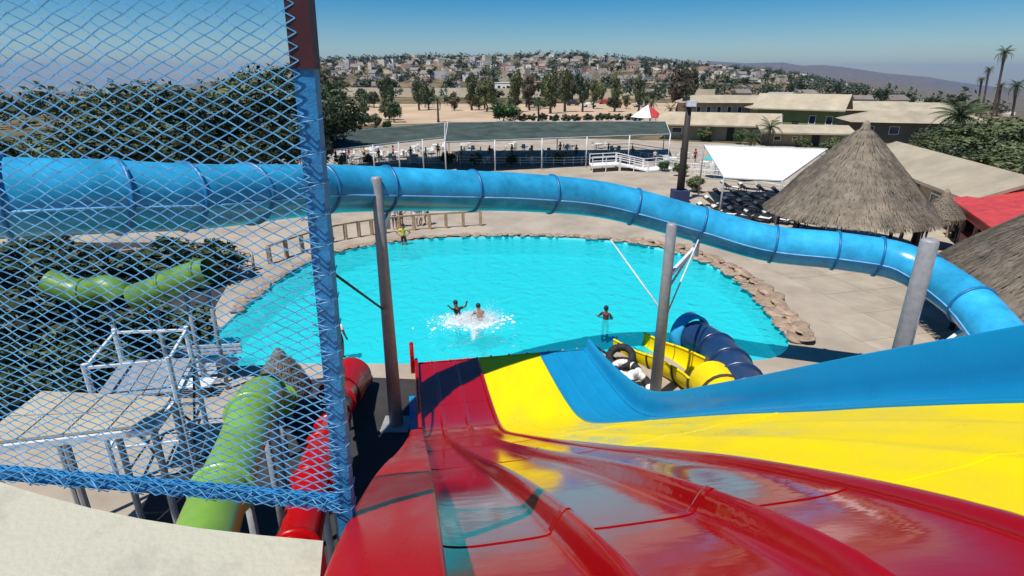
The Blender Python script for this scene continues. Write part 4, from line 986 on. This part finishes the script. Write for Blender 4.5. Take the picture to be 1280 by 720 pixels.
for h in (1.2, 2.4, 3.5):
    for i in range(4): MB().bar(base[i] + Vector((0, 0, h)), base[(i + 1) % 4] + Vector((0, 0, h)), .06, .06).build('rail', 'steel_light', st_)
for i in range(4): MB().bar(base[i] + Vector((0, 0, .1)), tops[(i + 1) % 4] - Vector((0, 0, 1.2)), .05, .05).build('brace', 'black_steel', st_)
for i in range(5):
    u0, u1 = i / 5, (i + .92) / 5; q = [tops[0].lerp(tops[1], u0), tops[0].lerp(tops[1], u1), tops[3].lerp(tops[2], u1), tops[3].lerp(tops[2], u0)]; q = [v - Vector((0, 0, .95)) for v in q]
    MB().add(q + [v - Vector((0, 0, .05)) for v in q], [(0, 1, 2, 3), (7, 6, 5, 4), (0, 4, 5, 1), (1, 5, 6, 2), (2, 6, 7, 3), (3, 7, 4, 0)]).build('deck_board', 'steel_grey', st_)
# slatted benches at the near pool edge
for lab, px in (('grey slatted bench on the pool edge near the thatched parasol', (250, 472)), ('grey slatted bench beside the steel scaffold', (215, 500))):
    p = PZ(px[0], px[1], 0); bn = thing('slatted_bench', lab, 'bench', (p.x, p.y, 0), .1)
    for i in range(5): MB().box((0, i * .13, .45), (2.6, .10, .04)).build('slat', 'steel_light', bn)
    for i in range(3): MB().box((0, .66, .6 + i * .15), (2.6, .04, .10)).build('back_slat', 'steel_light', bn)
    for sx in (-1.1, 1.1): MB().box((sx, .27, .215), (.08, .5, .43)).build('leg', 'black_steel', bn)
# tower frame below the platform
tw = thing('tower_frame', 'dark steel tower frame carrying the platform', 'steel frame')
for x, y in ((-1.0, 1.2), (-3.6, 1.3), (-1.0, -2.5), (-3.6, -2.5)): MB().box((x, y, 4.09), (.25, .25, 8.18)).build('column', 'black_steel', tw)
for a, b_ in (((-1.0, 1.55, 7.2), (-3.4, 3.6, 6.4)), ((-1.7, 2.0, 7.6), (-2.6, 2.9, 6.6)), ((-3.0, 2.4, 7.4), (-2.2, 3.2, 6.6)), ((-3.9, 2.3, 7.5), (-1.9, 3.0, 6.7))): MB().bar(a, b_, .06, .06).build('brace', 'black_steel', tw)
dg = MB(); mat('shaded_ground', (0.03, 0.028, 0.028), .85, .25, .8)  # dark ground sheet with shade below the slides put into its colour
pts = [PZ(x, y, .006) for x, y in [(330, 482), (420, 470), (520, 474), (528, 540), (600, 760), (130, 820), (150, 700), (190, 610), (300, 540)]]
dg.add(pts, [tuple(range(len(pts)))]); tag(dg.build('shade_patch', 'shaded_ground'), kind='structure')
dg2 = MB(); pts = [PZ(x, y, .006) for x, y in [(-260, 318), (60, 303), (250, 303), (300, 330), (262, 395), (205, 440), (150, 480), (0, 500), (-240, 520)]]  # second dark sheet, shade under the tube put into its colour
dg2.add(pts, [tuple(range(len(pts)))]); tag(dg2.build('shade_patch', 'shaded_ground'), kind='structure')

# inflatable rings between the slides
def ring(label, px, py, z, m1, m2, tilt, r=.42):
    p = PZ(px, py, z); root = thing('swim_ring', label, 'swim ring', p); root.rotation_euler = tilt
    for k in range(8):
        a = [2 * math.pi * (k + u / 5) / 8 for u in range(6)]; MB().tube([(r * math.cos(t_), r * math.sin(t_), 0) for t_ in a], .14, 12).build('ring_segment', m1 if k % 4 else m2, root, True)
ring('white swim ring with black segments lying flat between the slides', 783, 462, .2, 'white_paint', 'cloth_black', (.1, .1, 0))
ring('black swim ring leaning on the yellow chute', 776, 446, .35, 'cloth_black', 'cloth_black', (.5, -.3, 0))
ring('white swim ring half hidden by the blue wall', 800, 480, .3, 'white_paint', 'cloth_black', (.5, .4, .4))
hs = thing('rubber_hose', 'black rubber hose curling over the pool edge', 'hose'); MB().tube(catmull([PZ(742, 432, .3), PZ(752, 438, .05), PZ(765, 446, .06), PZ(775, 452, .06), PZ(782, 447, .2)], 6), .05, 8).build('hose_body', 'black_steel', hs, True)

# ------------------------------------------------------------------ people
JN = dict(pelvis=(0, 0, .95), belly=(0, 0, 1.08), chest=(0, 0, 1.27), neck=(0, .01, 1.45), head=(0, -.01, 1.56), crown=(0, 0, 1.66),
          sl=(-.17, 0, 1.39), el=(-.25, .02, 1.12), wl=(-.26, -.08, .90), sr=(.17, 0, 1.39), er=(.25, .02, 1.12), wr=(.26, -.08, .90),
          hl=(-.09, 0, .90), kl=(-.10, -.03, .50), al=(-.10, .02, .09), tl=(-.11, -.15, .04), hr=(.09, 0, .90), kr=(.10, -.03, .50), ar=(.10, .02, .09), tr=(.11, -.15, .04))
RD = dict(pelvis=.135, belly=.125, chest=.145, neck=.06, head=.098, crown=.075, sl=.075, el=.045, wl=.032, sr=.075, er=.045, wr=.032, hl=.095, kl=.062, al=.045, tl=.035, hr=.095, kr=.062, ar=.045, tr=.035)
ED = [('pelvis', 'belly'), ('belly', 'chest'), ('chest', 'neck'), ('neck', 'head'), ('head', 'crown'), ('chest', 'sl'), ('sl', 'el'), ('el', 'wl'), ('chest', 'sr'), ('sr', 'er'), ('er', 'wr'),
      ('pelvis', 'hl'), ('hl', 'kl'), ('kl', 'al'), ('al', 'tl'), ('pelvis', 'hr'), ('hr', 'kr'), ('kr', 'ar'), ('ar', 'tr')]
POSE = {
 'stand': {}, 'stride': dict(kl=(-.10, -.18, .52), al=(-.10, -.12, .10), tl=(-.11, -.30, .06), kr=(.10, .06, .50), ar=(.10, .24, .12), tr=(.11, .10, .04), wl=(-.24, .10, .92), wr=(.26, -.22, .96)),
 'wade': dict(el=(-.25, -.1, 1.14), wl=(-.2, -.3, 1.1), er=(.33, -.05, 1.17), wr=(.47, -.2, 1.10)),
 'akimbo': dict(el=(-.42, .08, 1.15), wl=(-.20, -.02, 1.0), er=(.42, .08, 1.15), wr=(.20, -.02, 1.0)),
 'lean': dict(chest=(0, -.12, 1.25), neck=(0, -.2, 1.42), head=(0, -.25, 1.52), crown=(0, -.26, 1.62), sl=(-.17, -.16, 1.36), sr=(.17, -.16, 1.36), el=(-.26, -.3, 1.16), er=(.26, -.3, 1.16), wl=(-.2, -.5, 1.08), wr=(.2, -.5, 1.08)),
 'throw': dict(el=(-.38, -.1, 1.52), wl=(-.55, -.2, 1.70), er=(.34, -.15, 1.45), wr=(.30, -.3, 1.68), chest=(0, .08, 1.27), head=(0, .1, 1.58), crown=(0, .12, 1.68), neck=(0, .08, 1.45)),
 'sit': dict(kl=(-.12, -.45, .92), al=(-.12, -.50, .50), tl=(-.12, -.68, .46), kr=(.12, -.45, .92), ar=(.12, -.50, .50), tr=(.12, -.68, .46), wl=(-.2, -.35, 1.0), wr=(.2, -.35, 1.0), el=(-.27, -.1, 1.12), er=(.27, -.1, 1.12)),
}
def person(label, loc, rz, pose, skin, top, bottom, sc_=1.0, hair='hair_black', group=None):
    J_ = {k: Vector(v) for k, v in {**JN, **POSE[pose]}.items()}; names = list(J_); ix = {k: i for i, k in enumerate(names)}
    me = bpy.data.meshes.new('sk'); me.from_pydata([J_[k] for k in names], [(ix[a], ix[b]) for a, b in ED], []); ob = bpy.data.objects.new('sk', me); COL.objects.link(ob)
    md = ob.modifiers.new('s', 'SKIN'); md.use_smooth_shade = True
    for k, d in zip(names, me.skin_vertices[0].data): d.radius = (RD[k], RD[k] * (.72 if k in ('chest', 'belly', 'pelvis') else 1)); d.use_root = (k == 'pelvis')
    sb = ob.modifiers.new('u', 'SUBSURF'); sb.levels = 1; sb.render_levels = 1
    dg_ = bpy.context.evaluated_depsgraph_get(); dg_.update(); body = bpy.data.meshes.new_from_object(ob.evaluated_get(dg_)); bpy.data.objects.remove(ob)
    v = [tuple(p.co) for p in body.vertices]; b = MB(); mid_ = []
    KEY = {'pelvis': 2, 'hl': 2, 'hr': 2, 'belly': 1, 'chest': 1, 'sl': 1, 'sr': 1}
    ref = [(J_[k], KEY.get(k, 0)) for k in names] + [((J_['hl'] + J_['kl']) / 2, 2), ((J_['hr'] + J_['kr']) / 2, 2), (J_['kl'], 0), (J_['kr'], 0)]
    for p in body.polygons: c = Vector(p.center); mid_.append(min(ref, key=lambda q: (q[0] - c).length)[1])
    b.v = v; b.f = [tuple(p.vertices) for p in body.polygons]; b.mi = mid_
    for s_, e_, w_ in ((-1, 'el', 'wl'), (1, 'er', 'wr')):                 # hands: palm, four fingers, thumb
        d = (J_[w_] - J_[e_]).normalized(); x = d.cross(Vector((0, 0, 1)) if abs(d.z) < .9 else Vector((0, 1, 0))).normalized(); W_ = J_[w_]
        b.tube([W_, W_ + d * .04, W_ + d * .09], [.028, .04, .036], 8)
        for k, ln in enumerate((.06, .075, .08, .07)):
            o_ = x * (-.03 + .02 * k); b.tube([W_ + d * .085 + o_, W_ + d * (.085 + ln * .55) + o_ * 1.15, W_ + d * (.085 + ln) + o_ * 1.1 + x.cross(d) * .015], [.009, .0085, .006], 5)
        b.tube([W_ + d * .03 + x * .035, W_ + d * .06 + x * .065, W_ + d * .09 + x * .07], [.011, .010, .007], 5)
    H = J_['head']; fw = Vector((0, -1, 0))
    b.tube([H + fw * .088 + Vector((0, 0, .02)), H + fw * .115 + Vector((0, 0, -.02))], [.012, .018], 6)
    for s_ in (-1, 1): b.ball(H + Vector((s_ * .098, .01, 0)), .024, 6, 4, sc=(.5, 1, 1.3)); b.ball(H + Vector((s_ * .035, -.086, .025)), .012, 6, 4, mi=3)
    b.tube([H + Vector((-.03, -.092, -.045)), H + Vector((.03, -.092, -.045))], .008, 5, mi=3)
    root = thing('person', label, 'person', loc, rz, group); root.scale = (sc_,) * 3
    b.build('body', [skin, top, bottom, 'hair_black'], root, True)
    hb = MB(); hc = (J_['head'] + J_['crown']) / 2 + Vector((0, .022, .035))
    hb.ball(hc, .112, 12, 8, sc=(.95, 1.02, .95)); hb.build('hair', hair, root, True); return root
# in the pool
p = PZ(757, 399, WZ); person('wader with dark hair and wet dark shirt standing waist deep in the pool', (p.x, p.y, -1.24), R(150), 'wade', 'skin_brown', 'cloth_maroon', 'cloth_black', 1.02)
p = PZ(572, 396, WZ); person('swimmer in dark clothes with arms raised inside the splash', (p.x, p.y, -1.12), R(40), 'throw', 'skin_brown', 'cloth_black', 'cloth_navy', 1.0)
p = PZ(596, 402, WZ); person('bare backed swimmer leaning forward in the splash', (p.x + .15, p.y - .1, -1.0), R(200), 'lean', 'skin_tan', 'skin_tan', 'cloth_black', 1.0)
p = PZ(505, 306, WZ); person('person in a yellow top and black shorts wading at the pool edge', (p.x, p.y, -.55), R(10), 'akimbo', 'skin_tan', 'cloth_yellow', 'cloth_black', 1.05)
for lab, px, py, rz, pose, tp, bt in [('person in a white shirt behind the wooden railing', 488, 294, 20, 'stand', 'cloth_white', 'cloth_navy'), ('person in a maroon shirt behind the wooden railing', 497, 291, -30, 'akimbo', 'cloth_maroon', 'cloth_black'),
                                      ('person in a pink shirt behind the wooden railing', 515, 290, 10, 'stand', 'cloth_pink', 'cloth_white'), ('person in a pale blue shirt by the wooden railing', 522, 289, 60, 'stride', 'cloth_blue', 'cloth_white'), ('person in a white shirt and dark trousers walking by the railing', 531, 288, -70, 'stride', 'cloth_white', 'cloth_black')]:
    p = PZ(px, py, 0); person(lab, (p.x, p.y + 1.6, 0), R(rz), pose, 'skin_tan', tp, bt, 1.0)
p = PZ(425, 448, 0); person('person in a white shirt and black trousers standing beside the red chute', (p.x + .05, p.y, 0), R(160), 'stand', 'skin_brown', 'cloth_white', 'cloth_black', 1.0)
for lab, px, py, rz, tp in [('person in black standing under the eave of the large palapa', 1140, 303, 30, 'cloth_black'), ('person in navy standing at the large palapa next to the one in black', 1153, 303, -40, 'cloth_navy'), ('person in a yellow shirt in front of the red kiosk', 1195, 304, -60, 'cloth_yellow')]:
    p = PZ(px, py, .015); person(lab, (p.x, p.y, .015), R(rz), 'stand', 'skin_brown', tp, 'cloth_navy', 1.0)
for lab, px, py, tp in [('person in white resting on the boardwalk', 818, 206, 'cloth_white'), ('person in red near the white boardwalk rail', 868, 204, 'cloth_red'), ('person in blue by the canopy posts', 700, 194, 'cloth_blue')]:
    p = PZ(px, py, 0); person(lab, (p.x, p.y, .0 if 'white rest' not in lab else .1), R(20), 'stand', 'skin_tan', tp, 'cloth_navy', 1.0)

cl = ['cloth_white', 'cloth_red', 'cloth_yellow', 'cloth_blue', 'cloth_pink', 'cloth_navy', 'cloth_maroon', 'cloth_black']; cn = dict(cloth_white='white', cloth_red='red', cloth_yellow='yellow', cloth_blue='pale blue', cloth_pink='pink', cloth_navy='navy', cloth_maroon='maroon', cloth_black='black')
for i, (px, py) in enumerate([(418, 199), (437, 201), (456, 200), (474, 203), (492, 199), (514, 201), (533, 202), (548, 196), (577, 200), (612, 199), (640, 197), (664, 199), (720, 198), (760, 196), (790, 200), (850, 203)]):
    p = PZ(px, py, 0); tp = cl[i % 8]; person('tiny visitor in %s under the %s' % (cn[tp], 'sloping canopy' if px < 556 else 'wide shade net'), (p.x, p.y, 0), R(i * 77), ['stand', 'stride', 'akimbo'][i % 3], 'skin_tan' if i % 2 else 'skin_brown', tp, cl[(i * 3 + 1) % 8], 1.0, group='visitors under the canopies')

# ------------------------------------------------------------------ splash
sp = MB(); g = np.random.RandomState(3); c0 = PZ(588, 402, WZ)
ico = [(0, 0, 1), (.9, 0, -.4), (-.45, .78, -.4), (-.45, -.78, -.4)]
def drop(p, r): sp.add([(p[0] + r * q[0], p[1] + r * q[1], p[2] + r * q[2]) for q in ico], [(0, 1, 2), (0, 2, 3), (0, 3, 1), (1, 3, 2)])
for k in range(9000):
    a = g.uniform(0, 6.28); rr_ = abs(g.normal(0, .48)); el = g.uniform(0, 1)
    x = c0.x + rr_ * math.cos(a) * 1.35; y = c0.y + rr_ * math.sin(a) * .9; z = WZ + abs(g.normal(0, .17)) * math.exp(-rr_ * .7)
    drop((x, y, z), g.uniform(.008, .032))
for k in range(1500):                                   # jet falling towards the slide
    t_ = g.uniform(0, 1); drop((c0.x + .25 + g.normal(0, .18) * (1.2 - t_), c0.y - 1.7 * t_ + g.normal(0, .2), WZ + abs(g.normal(0, .14)) * (1 - t_)), g.uniform(.006, .022))
for k in range(1500):
    drop((c0.x + .75 + g.normal(0, .35), c0.y + g.normal(0, .25), WZ + abs(g.normal(0, .3))), g.uniform(.006, .022))
for k in range(260):
    a = g.uniform(0, 6.28); rr_ = abs(g.normal(0, .62)); x = c0.x + .15 + rr_ * math.cos(a) * 1.5; y = c0.y + rr_ * math.sin(a) * .8; w = g.uniform(.05, .2) * math.exp(-rr_ * .5); nn = 7
    ring_ = [(x + w * g.uniform(.6, 1.2) * math.cos(6.28 * q / nn), y + w * g.uniform(.6, 1.2) * math.sin(6.28 * q / nn), WZ + .003) for q in range(nn)]
    sp.add(ring_ + [(x, y, WZ + .02 + w * .5 * g.uniform(.2, 1))], [(q, (q + 1) % nn, nn) for q in range(nn)])
tag(sp.build('splash', 'foam'), 'white splash of spray and foam around the two swimmers', 'splash', kind='stuff')

# ------------------------------------------------------------------ haze
hm = bpy.data.materials.new('haze_air'); hm.use_nodes = True; t = hm.node_tree; t.nodes.clear()
out = t.nodes.new('ShaderNodeOutputMaterial'); pv = t.nodes.new('ShaderNodeVolumePrincipled'); pv.inputs['Color'].default_value = (.34, .55, .95, 1); pv.inputs['Density'].default_value = .00008; pv.inputs['Anisotropy'].default_value = .2
t.links.new(pv.outputs[0], out.inputs['Volume']); MATS['haze_air'] = hm
tag(MB().box((0, 25, 35), (25000, 25000, 390)).build('haze', 'haze_air'), 'thin bluish haze over the whole valley', 'haze', kind='stuff')
